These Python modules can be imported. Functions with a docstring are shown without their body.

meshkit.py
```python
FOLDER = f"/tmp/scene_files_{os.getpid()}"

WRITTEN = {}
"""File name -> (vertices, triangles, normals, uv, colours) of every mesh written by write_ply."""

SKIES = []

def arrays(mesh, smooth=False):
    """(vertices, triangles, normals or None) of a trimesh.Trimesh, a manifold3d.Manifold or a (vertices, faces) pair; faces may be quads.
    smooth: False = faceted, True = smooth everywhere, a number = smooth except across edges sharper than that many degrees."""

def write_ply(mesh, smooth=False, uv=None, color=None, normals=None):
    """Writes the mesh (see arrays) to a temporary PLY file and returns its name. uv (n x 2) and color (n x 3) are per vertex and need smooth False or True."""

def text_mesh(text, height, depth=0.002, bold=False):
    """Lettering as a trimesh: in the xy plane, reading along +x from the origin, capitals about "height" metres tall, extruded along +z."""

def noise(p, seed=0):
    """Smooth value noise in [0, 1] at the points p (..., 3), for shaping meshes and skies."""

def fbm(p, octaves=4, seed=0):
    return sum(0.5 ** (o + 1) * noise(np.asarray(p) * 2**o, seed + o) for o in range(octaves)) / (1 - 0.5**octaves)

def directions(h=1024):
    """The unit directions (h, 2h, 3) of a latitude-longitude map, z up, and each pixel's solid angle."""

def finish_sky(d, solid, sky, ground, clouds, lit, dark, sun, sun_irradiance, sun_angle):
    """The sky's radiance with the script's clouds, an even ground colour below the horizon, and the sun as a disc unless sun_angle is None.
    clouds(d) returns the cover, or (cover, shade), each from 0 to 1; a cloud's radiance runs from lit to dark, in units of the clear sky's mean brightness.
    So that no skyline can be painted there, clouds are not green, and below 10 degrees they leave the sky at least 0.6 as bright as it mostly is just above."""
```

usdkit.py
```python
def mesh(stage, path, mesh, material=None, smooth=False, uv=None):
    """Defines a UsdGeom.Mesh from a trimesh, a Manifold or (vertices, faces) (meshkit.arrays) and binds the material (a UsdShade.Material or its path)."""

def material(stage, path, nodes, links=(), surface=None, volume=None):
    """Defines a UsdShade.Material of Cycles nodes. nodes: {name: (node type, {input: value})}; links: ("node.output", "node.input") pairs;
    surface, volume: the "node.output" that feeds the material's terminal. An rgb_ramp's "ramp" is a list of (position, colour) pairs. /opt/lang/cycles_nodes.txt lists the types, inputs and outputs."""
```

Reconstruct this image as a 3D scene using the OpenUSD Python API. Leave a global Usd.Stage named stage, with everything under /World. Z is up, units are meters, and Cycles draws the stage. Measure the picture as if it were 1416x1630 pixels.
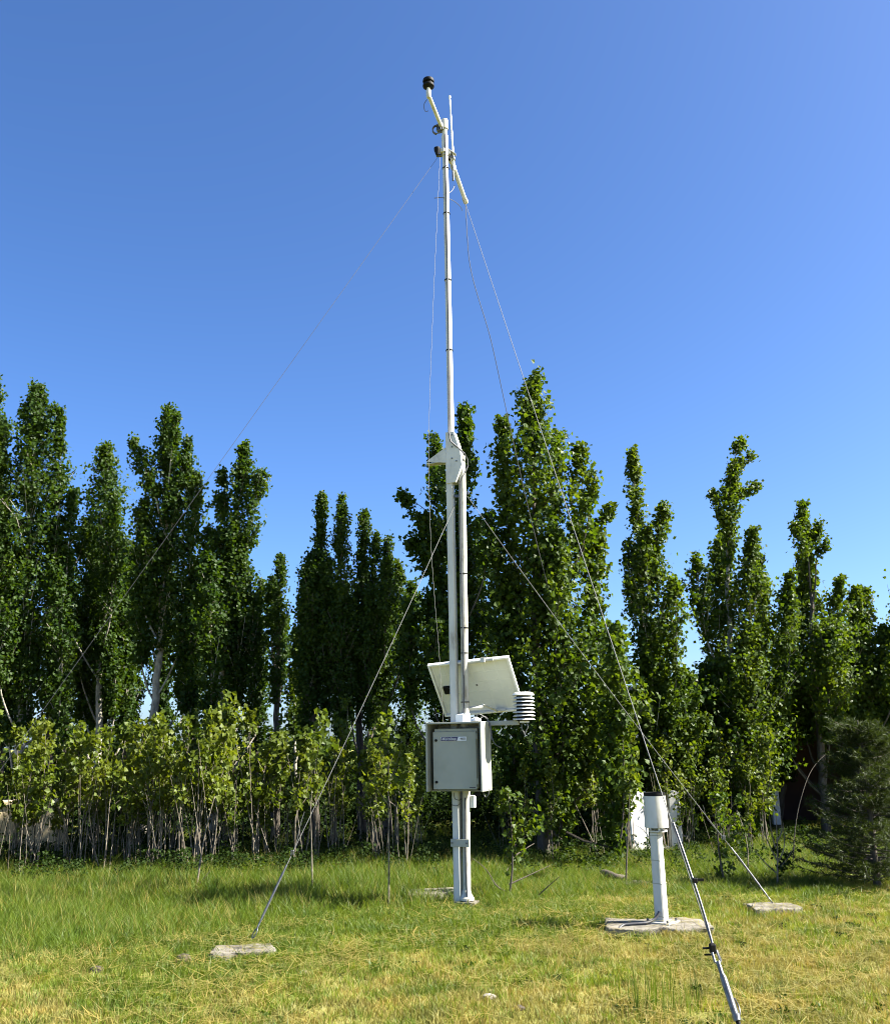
import math
import numpy as np, trimesh, usdkit, meshkit
from shapely.geometry import Polygon
from pxr import Usd, UsdGeom, UsdLux, UsdShade, Sdf, Gf, Vt

stage = Usd.Stage.CreateInMemory()
UsdGeom.SetStageUpAxis(stage, 'Z'); UsdGeom.SetStageMetersPerUnit(stage, 1.0)
UsdGeom.Xform.Define(stage, '/World')
LK = '/World/Looks'
UsdGeom.Scope.Define(stage, LK)

# ------------------------------------------------------------------ camera
F, TH, RO = 1450.0, math.radians(14.1), 0.018          # focal length in photo pixels, upward tilt, roll
C = np.array([0, 0, 1.6])
fw = np.array([0, math.cos(TH), math.sin(TH)]); u0 = np.array([0, -math.sin(TH), math.cos(TH)]); r0 = np.array([1.0, 0, 0])
up = math.cos(RO) * u0 + math.sin(RO) * r0; rt = math.cos(RO) * r0 - math.sin(RO) * u0
cam = UsdGeom.Camera.Define(stage, '/World/camera')
cam.CreateHorizontalApertureAttr(36.0); cam.CreateFocalLengthAttr(36.0 * F / 1416)
cam.CreateClippingRangeAttr(Gf.Vec2f(0.05, 5000))
EXPOSURE = 2.4
cam.CreateExposureAttr(EXPOSURE)
cam.AddTransformOp().Set(Gf.Matrix4d(*rt, 0, *up, 0, *(-fw), 0, *C, 1))

# ------------------------------------------------------------------ sky and sun
SUN_AZ, SUN_EL = math.radians(97), math.radians(41)
sd = np.array([math.sin(SUN_AZ) * math.cos(SUN_EL), math.cos(SUN_AZ) * math.cos(SUN_EL), math.sin(SUN_EL)])
M_ = usdkit.material
sky_m = M_(stage, LK + '/sky_light', {
    'sky': ('sky_texture', {'sky_type': 'single_scattering', 'sun_disc': False, 'sun_elevation': SUN_EL, 'sun_rotation': SUN_AZ,
                            'altitude': 600.0, 'air_density': 0.8, 'aerosol_density': 2.2, 'ozone_density': 6.0}),
    'h': ('hsv', {'saturation': 1.12, 'hue': 0.504}),
    'bg': ('background_shader', {'strength': 0.0535})}, [('sky.color', 'h.color'), ('h.color', 'bg.color')], surface='bg.background')
dome = UsdLux.DomeLight.Define(stage, '/World/sky')
dome.GetPrim().SetCustomDataByKey('kind', 'structure')
UsdShade.MaterialBindingAPI.Apply(dome.GetPrim()).Bind(sky_m)
sun = UsdLux.DistantLight.Define(stage, '/World/sun')
sun.CreateIntensityAttr(1.25); sun.CreateAngleAttr(0.53); sun.CreateNormalizeAttr(True); sun.CreateColorAttr(Gf.Vec3f(1.0, 0.95, 0.86))
zx = sd; xx = np.cross([0, 0, 1.0], zx); xx /= np.linalg.norm(xx); yx = np.cross(zx, xx)
sun.AddTransformOp().Set(Gf.Matrix4d(*xx, 0, *yx, 0, *zx, 0, 0, 0, 0, 1))


def ray(x, y): return fw + (x - 708) / F * rt - (y - 815) / F * up
def P(x, y, Y):                                          # the point of the place at depth Y seen at pixel x, y
    d = ray(x, y); return C + d * Y / d[1]
def G(x, y, z=0.0):                                      # the point of the ground seen at pixel x, y
    d = ray(x, y); return C + d * (z - C[2]) / d[2]


# ------------------------------------------------------------------ materials
def noise_mat(name, stops, scale=8.0, rough=0.6, detail=4.0, bump=0.0, bscale=None, metallic=0.0, spec=0.5, stretch=(1, 1, 1)):
    n = {'g': ('geometry', {}), 'mp': ('mapping', {'scale': stretch}), 'n': ('noise_texture', {'scale': scale, 'detail': detail, 'roughness': 0.6}),
         'r': ('rgb_ramp', {'ramp': stops}),
         'p': ('principled_bsdf', {'roughness': rough, 'metallic': metallic, 'specular_ior_level': spec})}
    l = [('g.position', 'mp.vector'), ('mp.vector', 'n.vector'), ('n.fac', 'r.fac'), ('r.color', 'p.base_color')]
    if bump:
        n['n2'] = ('noise_texture', {'scale': bscale or scale * 4, 'detail': 4.0, 'roughness': 0.6})
        n['b'] = ('bump', {'strength': bump, 'distance': 0.01})
        l += [('mp.vector', 'n2.vector'), ('n2.fac', 'b.height'), ('b.normal', 'p.normal')]
    return M_(stage, f'{LK}/{name}', n, l, surface='p.BSDF')


def leaf_mat(name, stops, trans, tfac=0.35, rough=0.38, spec=0.5, patch=None):
    n = {'g': ('geometry', {}), 'r': ('rgb_ramp', {'ramp': stops}), 'p': ('principled_bsdf', {'roughness': rough, 'specular_ior_level': spec}),
         't': ('translucent_bsdf', {}), 'hm': ('mix', {'mix_type': 'multiply', 'fac': 1.0, 'color2': trans}),
         'm': ('mix_closure', {'fac': tfac})}
    l = [('g.random_per_island', 'r.fac'), ('r.color', 'p.base_color'), ('r.color', 'hm.color1'), ('hm.color', 't.color'),
         ('p.BSDF', 'm.closure1'), ('t.BSDF', 'm.closure2')]
    if patch:                                            # growth differs from place to place: yellower here, deeper green there
        n['pn'] = ('noise_texture', {'scale': patch, 'detail': 5.0, 'roughness': 0.65})
        n['pr'] = ('rgb_ramp', {'ramp': [(0.32, (.55, .68, .60)), (0.5, (1, 1, 1)), (0.68, (1.35, 1.18, 1.15))]})
        n['pm'] = ('mix', {'mix_type': 'multiply', 'fac': 1.0})
        l = [x for x in l if x[0] != 'r.color'] + [('g.position', 'pn.vector'), ('pn.fac', 'pr.fac'), ('r.color', 'pm.color1'), ('pr.color', 'pm.color2'), ('pm.color', 'p.base_color'), ('pm.color', 'hm.color1')]
    return M_(stage, f'{LK}/{name}', n, l, surface='m.closure')


MT = {}
MT['white'] = noise_mat('white_paint', [(0.28, (.22, .205, .17)), (0.40, (.34, .337, .30)), (0.6, (.40, .398, .36)), (0.8, (.43, .428, .39))], 7, 0.45, bump=0.08, stretch=(1, 1, .35))
MT['white_worn'] = noise_mat('worn_white_paint', [(0.3, (.20, .175, .13)), (0.45, (.36, .35, .30)), (0.7, (.44, .43, .385))], 14, 0.5, bump=0.15, stretch=(1, 1, .3))
MT['grey_box'] = noise_mat('light_grey_enamel', [(0.25, (.19, .195, .155)), (0.5, (.225, .23, .188)), (0.75, (.245, .25, .205))], 4, 0.45, bump=0.05, bscale=120)
MT['plastic'] = noise_mat('white_plastic', [(0.3, (.58, .575, .53)), (0.7, (.66, .655, .61))], 15, 0.4)
MT['black'] = noise_mat('black_plastic', [(0.3, (.003, .003, .003)), (0.7, (.006, .006, .006))], 20, 0.6, spec=.12)
MT['galv'] = noise_mat('galvanised_steel', [(0.3, (.07, .073, .076)), (0.7, (.16, .163, .166))], 40, 0.38, metallic=0.75)
MT['rope'] = noise_mat('pale_wire_rope', [(0.3, (.04, .04, .038)), (0.7, (.13, .13, .12))], 60, 0.6)
MT['cable'] = noise_mat('dark_cable', [(0.3, (.02, .02, .022)), (0.7, (.05, .05, .055))], 30, 0.5)
MT['concrete'] = noise_mat('weathered_concrete', [(0.3, (.04, .034, .025)), (0.46, (.13, .116, .088)), (0.75, (.215, .195, .155))], 11, 0.9, detail=8, bump=0.8, bscale=60)
MT['backsheet'] = noise_mat('panel_backsheet', [(0.3, (.56, .56, .52)), (0.7, (.64, .64, .60))], 5, 0.5)
MT['backcell'] = noise_mat('panel_cell_back', [(0.3, (.50, .50, .46)), (0.7, (.57, .57, .53))], 3, 0.5)
MT['alu'] = noise_mat('anodised_aluminium', [(0.3, (.62, .62, .60)), (0.7, (.74, .74, .72))], 10, 0.35, metallic=0.3)
MT['cellfront'] = noise_mat('solar_glass', [(0.3, (.012, .016, .035)), (0.7, (.02, .025, .05))], 3, 0.12)
MT['navy'] = noise_mat('navy_print', [(0.3, (.018, .016, .06)), (0.7, (.025, .022, .075))], 10, 0.4)
MT['print_white'] = noise_mat('white_print', [(0.3, (.50, .50, .52)), (0.7, (.58, .58, .58))], 10, 0.4)
MT['print_dark'] = noise_mat('dark_print', [(0.3, (.02, .02, .03)), (0.7, (.04, .04, .05))], 10, 0.4)
MT['bark'] = noise_mat('pale_poplar_bark', [(0.3, (.10, .09, .065)), (0.5, (.24, .215, .165)), (0.7, (.34, .31, .25))], 9, 0.85, bump=0.5, stretch=(2, 2, 1))
MT['bark_dark'] = noise_mat('dark_bark', [(0.3, (.028, .022, .015)), (0.7, (.085, .068, .048))], 12, 0.9, bump=0.6, stretch=(3, 3, 1))
MT['stem'] = noise_mat('sapling_bark', [(0.3, (.035, .028, .018)), (0.5, (.105, .085, .058)), (0.7, (.22, .19, .13))], 14, 0.8)
MT['whitewash'] = noise_mat('whitewash', [(0.25, (.42, .39, .33)), (0.42, (.52, .50, .45)), (0.6, (.62, .61, .57))], 3, 0.9, detail=8, bump=0.3)
MT['adobe'] = noise_mat('adobe_plaster', [(0.3, (.38, .28, .15)), (0.5, (.52, .41, .23)), (0.75, (.60, .49, .30))], 2.2, 0.95, detail=8, bump=0.5)
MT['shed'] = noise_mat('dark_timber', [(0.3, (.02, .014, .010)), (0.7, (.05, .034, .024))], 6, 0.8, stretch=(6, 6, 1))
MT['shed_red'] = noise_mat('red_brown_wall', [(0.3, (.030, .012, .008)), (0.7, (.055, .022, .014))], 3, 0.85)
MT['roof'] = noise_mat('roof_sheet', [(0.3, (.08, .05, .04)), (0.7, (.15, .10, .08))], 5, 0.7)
MT['stone'] = noise_mat('pale_stone', [(0.3, (.14, .125, .095)), (0.7, (.26, .235, .19))], 20, 0.9, bump=0.5)
MT['clod'] = noise_mat('dark_soil', [(0.3, (.03, .024, .016)), (0.7, (.07, .055, .035))], 25, 0.95, bump=0.8)
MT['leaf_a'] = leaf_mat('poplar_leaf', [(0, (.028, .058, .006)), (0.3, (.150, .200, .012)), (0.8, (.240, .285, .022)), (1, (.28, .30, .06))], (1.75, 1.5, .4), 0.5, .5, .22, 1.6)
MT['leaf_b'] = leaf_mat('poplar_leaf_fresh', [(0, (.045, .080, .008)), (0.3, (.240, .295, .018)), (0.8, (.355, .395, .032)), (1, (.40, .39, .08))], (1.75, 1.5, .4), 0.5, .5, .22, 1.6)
MT['leaf_c'] = leaf_mat('sapling_leaf', [(0, (.080, .11, .010)), (0.25, (.27, .33, .032)), (0.75, (.41, .44, .060)), (0.95, (.44, .41, .10)), (1, (.48, .36, .10))], (1.5, 1.4, .5), 0.47, .48, .3, 1.3)
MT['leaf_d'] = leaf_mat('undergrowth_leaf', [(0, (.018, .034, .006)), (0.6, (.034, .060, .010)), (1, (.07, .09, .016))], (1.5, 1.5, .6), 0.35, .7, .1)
MT['needle'] = leaf_mat('pine_needles', [(0, (.025, .038, .006)), (0.5, (.050, .060, .010)), (1, (.13, .13, .030))], (1.4, 1.35, .6), 0.3, .55, .2)
MT['grass_tall'] = leaf_mat('tall_grass_blade', [(0, (.07, .11, .010)), (0.22, (.26, .35, .040)), (0.7, (.39, .46, .078)), (1, (.62, .60, .24))], (1.6, 1.5, .6), 0.42, 0.5, .3, 4.5)
MT['grass_short'] = leaf_mat('mown_grass_blade', [(0, (.11, .15, .016)), (0.22, (.33, .40, .050)), (0.7, (.47, .53, .095)), (1, (.70, .68, .26))], (1.5, 1.45, .6), 0.42, 0.5, .3, 3.0)
MT['grass_dry'] = leaf_mat('dry_grass_blade', [(0, (.20, .175, .045)), (0.3, (.52, .49, .17)), (0.8, (.66, .61, .27)), (1, (.78, .73, .44))], (1.3, 1.25, .8), 0.35, 0.6, .3, 3.0)
MT['straw'] = noise_mat('straw', [(0.3, (.30, .25, .13)), (0.7, (.42, .36, .20))], 30, 0.8)
# soil and thatch under the grass: tan where dry, olive where growing
MT['ground'] = M_(stage, LK + '/thatch_soil', {
    'g': ('geometry', {}), 'n': ('noise_texture', {'scale': 0.9, 'detail': 6.0, 'roughness': 0.65}), 'n2': ('noise_texture', {'scale': 45.0, 'detail': 5.0, 'roughness': 0.7}),
    'r': ('rgb_ramp', {'ramp': [(0.3, (.17, .185, .036)), (0.5, (.25, .25, .065)), (0.7, (.34, .31, .11))]}),
    'r2': ('rgb_ramp', {'ramp': [(0.3, (.45, .42, .36)), (0.6, (1, 1, 1)), (0.8, (1.3, 1.22, 1.0))]}),
    'm': ('mix', {'mix_type': 'multiply', 'fac': 1.0}), 'b': ('bump', {'strength': 1.0, 'distance': 0.03}),
    'p': ('principled_bsdf', {'roughness': 0.95, 'specular_ior_level': 0.1})},
    [('g.position', 'n.vector'), ('g.position', 'n2.vector'), ('n.fac', 'r.fac'), ('n2.fac', 'r2.fac'), ('r.color', 'm.color1'), ('r2.color', 'm.color2'),
     ('m.color', 'p.base_color'), ('n2.fac', 'b.height'), ('b.normal', 'p.normal')], surface='p.BSDF')

# ------------------------------------------------------------------ prim helpers
used = {}


def numbered(parent, name):
    k = used.get((parent, name), 0); used[(parent, name)] = k + 1
    return f'{parent}/{name}' if k == 0 else f'{parent}/{name}_{k:03d}'


def tag(p, label=None, cat=None, group=None, kind=None):
    for k, v in (('label', label), ('category', cat), ('group', group), ('kind', kind)):
        if v: p.SetCustomDataByKey(k, v)
    return p


class Thing:
    def __init__(s, name, label, cat, loc, group=None, kind=None):
        s.path = numbered('/World', name); s.loc = np.array(loc, float)
        x = UsdGeom.Xform.Define(stage, s.path); x.AddTranslateOp().Set(Gf.Vec3d(*map(float, loc)))
        s.prim = tag(x.GetPrim(), label, cat, group, kind)

    def add(s, name, mesh, mat, under=None, smooth=False, label=None, kind=None):
        v, f = vf(mesh)
        path = numbered(under or s.path, name)
        m = usdkit.mesh(stage, path, (v - s.loc, f), MT[mat] if isinstance(mat, str) else mat, smooth)
        tag(m.GetPrim(), label, kind=kind)
        return path


def vf(mesh):
    if isinstance(mesh, (list,)): mesh = join(*mesh)
    if isinstance(mesh, tuple): return np.asarray(mesh[0], float), np.asarray(mesh[1], int)
    if hasattr(mesh, 'to_mesh'):
        m = mesh.to_mesh(); return np.array(m.vert_properties[:, :3], float), np.array(m.tri_verts)
    return np.array(mesh.vertices, float), np.array(mesh.faces)


def join(*ms):
    V, Fc, n = [], [], 0
    for m in ms:
        v, f = vf(m); V.append(v); Fc.append(f + n); n += len(v)
    return np.vstack(V), np.vstack(Fc)


def single(name, mesh, mat, label, cat, group=None, kind=None, smooth=False):
    v, f = vf(mesh); base = np.array([(v[:, 0].min() + v[:, 0].max()) / 2, (v[:, 1].min() + v[:, 1].max()) / 2, v[:, 2].min()])
    m = usdkit.mesh(stage, numbered('/World', name), (v - base, f), MT[mat], smooth)
    m.AddTranslateOp().Set(Gf.Vec3d(*map(float, base)))
    return tag(m.GetPrim(), label, cat, group, kind)


def tube(pts, rad, sides=8, caps=True):
    p = np.asarray(pts, float); n = len(p)
    rad = np.broadcast_to(np.asarray(rad, float), (n,))
    t = np.gradient(p, axis=0); t /= np.linalg.norm(t, axis=1, keepdims=True) + 1e-12
    ref = np.array([0, 0, 1.0]) if abs(t[:, 2]).mean() < 0.8 else np.array([1.0, 0, 0])
    a = np.cross(t, ref); a /= np.linalg.norm(a, axis=1, keepdims=True) + 1e-12
    b = np.cross(t, a); ang = np.arange(sides) * 2 * np.pi / sides
    v = p[:, None] + rad[:, None, None] * (np.cos(ang)[None, :, None] * a[:, None] + np.sin(ang)[None, :, None] * b[:, None])
    v = v.reshape(-1, 3)
    i, j = np.meshgrid(np.arange(n - 1), np.arange(sides), indexing='ij')
    q = np.stack([i * sides + j, i * sides + (j + 1) % sides, (i + 1) * sides + (j + 1) % sides, (i + 1) * sides + j], -1).reshape(-1, 4)
    f = np.vstack([q[:, [0, 1, 2]], q[:, [0, 2, 3]]])
    if caps:
        k = len(v); v = np.vstack([v, p[0], p[-1]])
        j = np.arange(sides); j2 = (j + 1) % sides; o = (n - 1) * sides
        f = np.vstack([f, np.stack([np.full(sides, k), j2, j], 1), np.stack([np.full(sides, k + 1), o + j, o + j2], 1)])
    return v, f


def curve(pts, n=24):                                    # a smooth line through the points
    p = np.asarray(pts, float)
    if len(p) == 2: return p[0] + (p[1] - p[0]) * np.linspace(0, 1, n)[:, None]
    from scipy.interpolate import PchipInterpolator
    d = np.r_[0, np.cumsum(np.linalg.norm(np.diff(p, axis=0), axis=1))]
    return PchipInterpolator(d, p)(np.linspace(0, d[-1], n))


def rotz(a):
    c, s = math.cos(a), math.sin(a); return np.array([[c, -s, 0], [s, c, 0], [0, 0, 1]])


def boxm(size, at=(0, 0, 0), R=None, bev=0.0):           # a box with chamfered edges; R turns it about its centre
    sx, sy, sz = np.array(size) / 2
    if bev > 0:
        pts = []
        for a in (-1, 1):
            for b in (-1, 1):
                for c in (-1, 1):
                    pts += [[a * (sx - bev), b * (sy - bev), c * sz], [a * (sx - bev), b * sy, c * (sz - bev)], [a * sx, b * (sy - bev), c * (sz - bev)]]
        m = trimesh.convex.convex_hull(np.array(pts)); v, f = np.array(m.vertices), np.array(m.faces)
    else:
        m = trimesh.creation.box((2 * sx, 2 * sy, 2 * sz)); v, f = np.array(m.vertices), np.array(m.faces)
    if R is not None: v = v @ R.T
    return v + np.asarray(at), f


def frame_mesh(mesh, o, R):                              # places a mesh given in local axes (x right, y back, z up)
    v, f = vf(mesh); return v @ R.T + np.asarray(o), f


def extrude(poly, d):
    m = trimesh.creation.extrude_polygon(Polygon(poly), d, engine='earcut'); return np.array(m.vertices), np.array(m.faces)


def lathe(profile, at=(0, 0, 0), n=32):
    m = trimesh.creation.revolve(np.array(profile), sections=n); return np.array(m.vertices) + np.asarray(at), np.array(m.faces)


def ring(at, R, r, n=14, m=6, axis=None):
    a = np.linspace(0, 2 * np.pi, n, endpoint=False); b = np.linspace(0, 2 * np.pi, m, endpoint=False)
    A, B = np.meshgrid(a, b, indexing='ij')
    v = np.stack([(R + r * np.cos(B)) * np.cos(A), r * np.sin(B), (R + r * np.cos(B)) * np.sin(A)], -1).reshape(-1, 3)
    i, j = np.meshgrid(np.arange(n), np.arange(m), indexing='ij')
    q = np.stack([i * m + j, ((i + 1) % n) * m + j, ((i + 1) % n) * m + (j + 1) % m, i * m + (j + 1) % m], -1).reshape(-1, 4)
    if axis is not None: v = v @ np.array(axis).T
    return v + np.asarray(at), np.vstack([q[:, [0, 1, 2]], q[:, [0, 2, 3]]])


# ------------------------------------------------------------------ ground
def ground_z(x, y):
    p = np.stack([np.asarray(x, float), np.asarray(y, float), np.zeros_like(np.asarray(x, float))], -1)
    return (meshkit.fbm(p * 0.8, 3, 5) - 0.5) * 0.07 * np.clip((np.asarray(y) - 4) / 3, 0.2, 1)


gx = np.unique(np.r_[np.linspace(-400, -16, 14), np.linspace(-16, 16, 161), np.linspace(16, 400, 14)])
gy = np.unique(np.r_[np.linspace(-40, 2, 6), np.linspace(2, 24, 111), np.linspace(24, 900, 14)])
X, Yg = np.meshgrid(gx, gy, indexing='ij')
near = (np.abs(X) < 16) & (Yg < 24) & (Yg > 2)
Z = np.where(near, ground_z(X, Yg), 0.0)
i, j = np.meshgrid(np.arange(len(gx) - 1), np.arange(len(gy) - 1), indexing='ij'); w = len(gy)
q = np.stack([i * w + j, (i + 1) * w + j, (i + 1) * w + j + 1, i * w + j + 1], -1).reshape(-1, 4)
single('ground', (np.stack([X, Yg, Z], -1).reshape(-1, 3), np.vstack([q[:, [0, 1, 2]], q[:, [0, 2, 3]]])), 'ground',
       'grassy ground with dry tan thatch between the blades', 'ground', kind='structure', smooth=True)


def on_ground(p, dz=0.0):
    p = np.array(p, float); p[2] = float(ground_z(p[0], p[1])) + dz; return p


# ------------------------------------------------------------------ foliage
LEAF = np.array([[0, 0, 0], [0.38, -0.50, .10], [1.0, 0, -.05], [0.38, 0.50, .10]])


def leaves(pos, size, rng, outward=None, flat=0.5, hang=0.35):
    """One folded kite of two triangles per position."""
    n = len(pos)
    nor = rng.normal(size=(n, 3)); nor[:, 2] += flat * np.sign(rng.random(n) - 0.15)
    if outward is not None: nor += 1.0 * outward
    nor /= np.linalg.norm(nor, axis=1, keepdims=True)
    ax = rng.normal(size=(n, 3)); ax[:, 2] -= hang
    ax -= (ax * nor).sum(1, keepdims=True) * nor; ax /= np.linalg.norm(ax, axis=1, keepdims=True)
    by = np.cross(nor, ax)
    s = (size * rng.uniform(0.7, 1.25, n))[:, None, None]
    L = LEAF
    v = pos[:, None] + s * (L[None, :, :1] * ax[:, None] + L[None, :, 1:2] * by[:, None] + L[None, :, 2:] * nor[:, None])
    b = (np.arange(n) * 4)[:, None]
    f = np.concatenate([b + [0, 1, 2], b + [0, 2, 3]], 1).reshape(-1, 3)
    return v.reshape(-1, 3), f


def plume(p0, p1, r, rng, leaf, cover=3.2, lowfade=0.5):
    """Leaf positions of one upright leafy limb from p0 to its tip p1, radius r: twigs that leave the limb upwards, leaves along the twigs."""
    d = p1 - p0; L = np.linalg.norm(d); d = d / L
    nl = int(cover * 2 * r * L / (leaf * leaf * 0.46)); per = 22; nt = max(6, nl // per)
    t = rng.random(nt) ** 0.9
    prof = np.minimum(1, lowfade + 1.6 * t) * np.clip((1.03 - t) / 0.45, 0.12, 1) ** 0.75
    prof = prof * (0.42 + 1.2 * meshkit.noise(np.stack([t * L / 0.24, np.full(nt, p0[0] * 7), np.full(nt, 3.0)], -1)))
    az = rng.random(nt) * 2 * np.pi
    a = np.cross(d, [0, 1.0, 0.1]); a /= np.linalg.norm(a); b = np.cross(d, a)
    out = np.cos(az)[:, None] * a + np.sin(az)[:, None] * b
    ang = rng.uniform(0.35, 1.0, nt)[:, None]
    tw = d * np.cos(ang) + out * np.sin(ang)
    tl = (r * prof * rng.uniform(0.55, 1.4, nt)) / np.sin(ang[:, 0])
    base = p0 + d * (t * L - 0.35 * tl * np.cos(ang[:, 0]))[:, None]
    s = rng.random((nt, per)) ** 0.6
    pos = base[:, None] + tw[:, None] * (s * tl[:, None])[..., None] + rng.normal(size=(nt, per, 3)) * leaf * 0.62
    o = np.repeat(out, per, 0)
    return pos.reshape(-1, 3), o, (base, base + tw * tl[:, None] * 0.9)


def tall_tree(name, label, cat, group, xb, Y, plumes, mat, leaf=0.060, cover=4.4, seed=0, bark='bark', rtrunk=0.075, depth=0.35, fill=5, bottom=None, white=False):
    rng = np.random.default_rng(1000 + seed)
    ybase = 1390
    base = P(xb, ybase, Y); base[2] = -0.05
    main = plumes[0]; tip = P(main[2], main[3], Y); mid = P(main[0], main[1], Y)
    t = Thing(name, label, cat, (base[0], base[1], 0), group)
    lean = curve([base, base * .5 + mid * .5 + [0, 0, 0], mid, mid * .55 + tip * .45, tip], 26)
    lean[1:-1] += rng.normal(size=(24, 3)) * [0.012, 0.012, 0]
    h = np.linspace(0, 1, 26)
    trunk = tube(lean, rtrunk * (1 - 0.93 * h) + 0.004, 9)
    tp = t.add('trunk', trunk, bark, smooth=50)
    if white:
        k = lean[(lean[:, 2] < 1.0)]; k = np.vstack([k[:1], [np.interp(1.05, lean[:, 2], lean[:, a]) for a in range(3)]])
        t.add('painted_band', tube(k, [rtrunk * 1.1, rtrunk * 1.03], 10), 'whitewash', smooth=50)
    PV, PO, limbs = [], [], []
    plumes = list(plumes)
    if len(plumes) > 1:                                  # shorter limbs all round the trunk, nearer and farther than the outline
        for _ in range(fill):
            q_ = plumes[rng.integers(len(plumes))]
            if q_[4] < 13: continue
            f0 = rng.uniform(.05, .45); f1 = f0 + rng.uniform(.3, .5)
            xa, ya = q_[0] + (q_[2] - q_[0]) * f0, q_[1] + (q_[3] - q_[1]) * f0
            xe, ye = q_[0] + (q_[2] - q_[0]) * f1, q_[1] + (q_[3] - q_[1]) * f1
            k_ = rng.normal() * q_[4] * .55
            plumes.append((xa + k_ * .5, ya, xe + k_, ye, q_[4] * rng.uniform(.55, .85)))
    for n_, (x0, y0, x1, y1, rp) in enumerate(plumes):
        px = 1.0 / np.linalg.norm(P(x0 + 1, y0, Y) - P(x0, y0, Y)); r = rp / px * 1.14
        off0 = np.array([0, rng.normal() * depth * (n_ > 0), 0]); off1 = off0 * 1.3
        a, b = P(x0, y0, Y) + off0, P(x1, y1, Y) + off1
        pos, o, tw = plume(a, b, r, rng, leaf, cover * (1.9 if rp < 9 else 1.4 if rp < 13 else 1), 0.4 if y0 > 1050 else 0.65)
        PV.append(pos); PO.append(o)
        if n_:                                           # the limb that carries this plume, from the trunk
            zz = max(0.6, a[2] - (0.5 + abs(a[0] - base[0]) * 0.9)); k = [np.interp(zz, lean[:, 2], lean[:, c]) for c in range(3)]
            limbs.append(tube(curve([k, np.array(k) * .45 + a * .55 + [0, 0, -.1], a, b], 12), np.linspace(0.018, 0.004, 12), 5))
        sel = rng.random(len(tw[0])) < 0.22
        limbs += [tube(np.array([p, q_]), [0.007, 0.003], 3, False) for p, q_ in zip(tw[0][sel], tw[1][sel])]
    pos, out = np.vstack(PV), np.vstack(PO)
    t.add('branches', join(*limbs), bark, kind='stuff')
    t.add('crown', leaves(pos, leaf, rng, out), mat)
    return t


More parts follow.
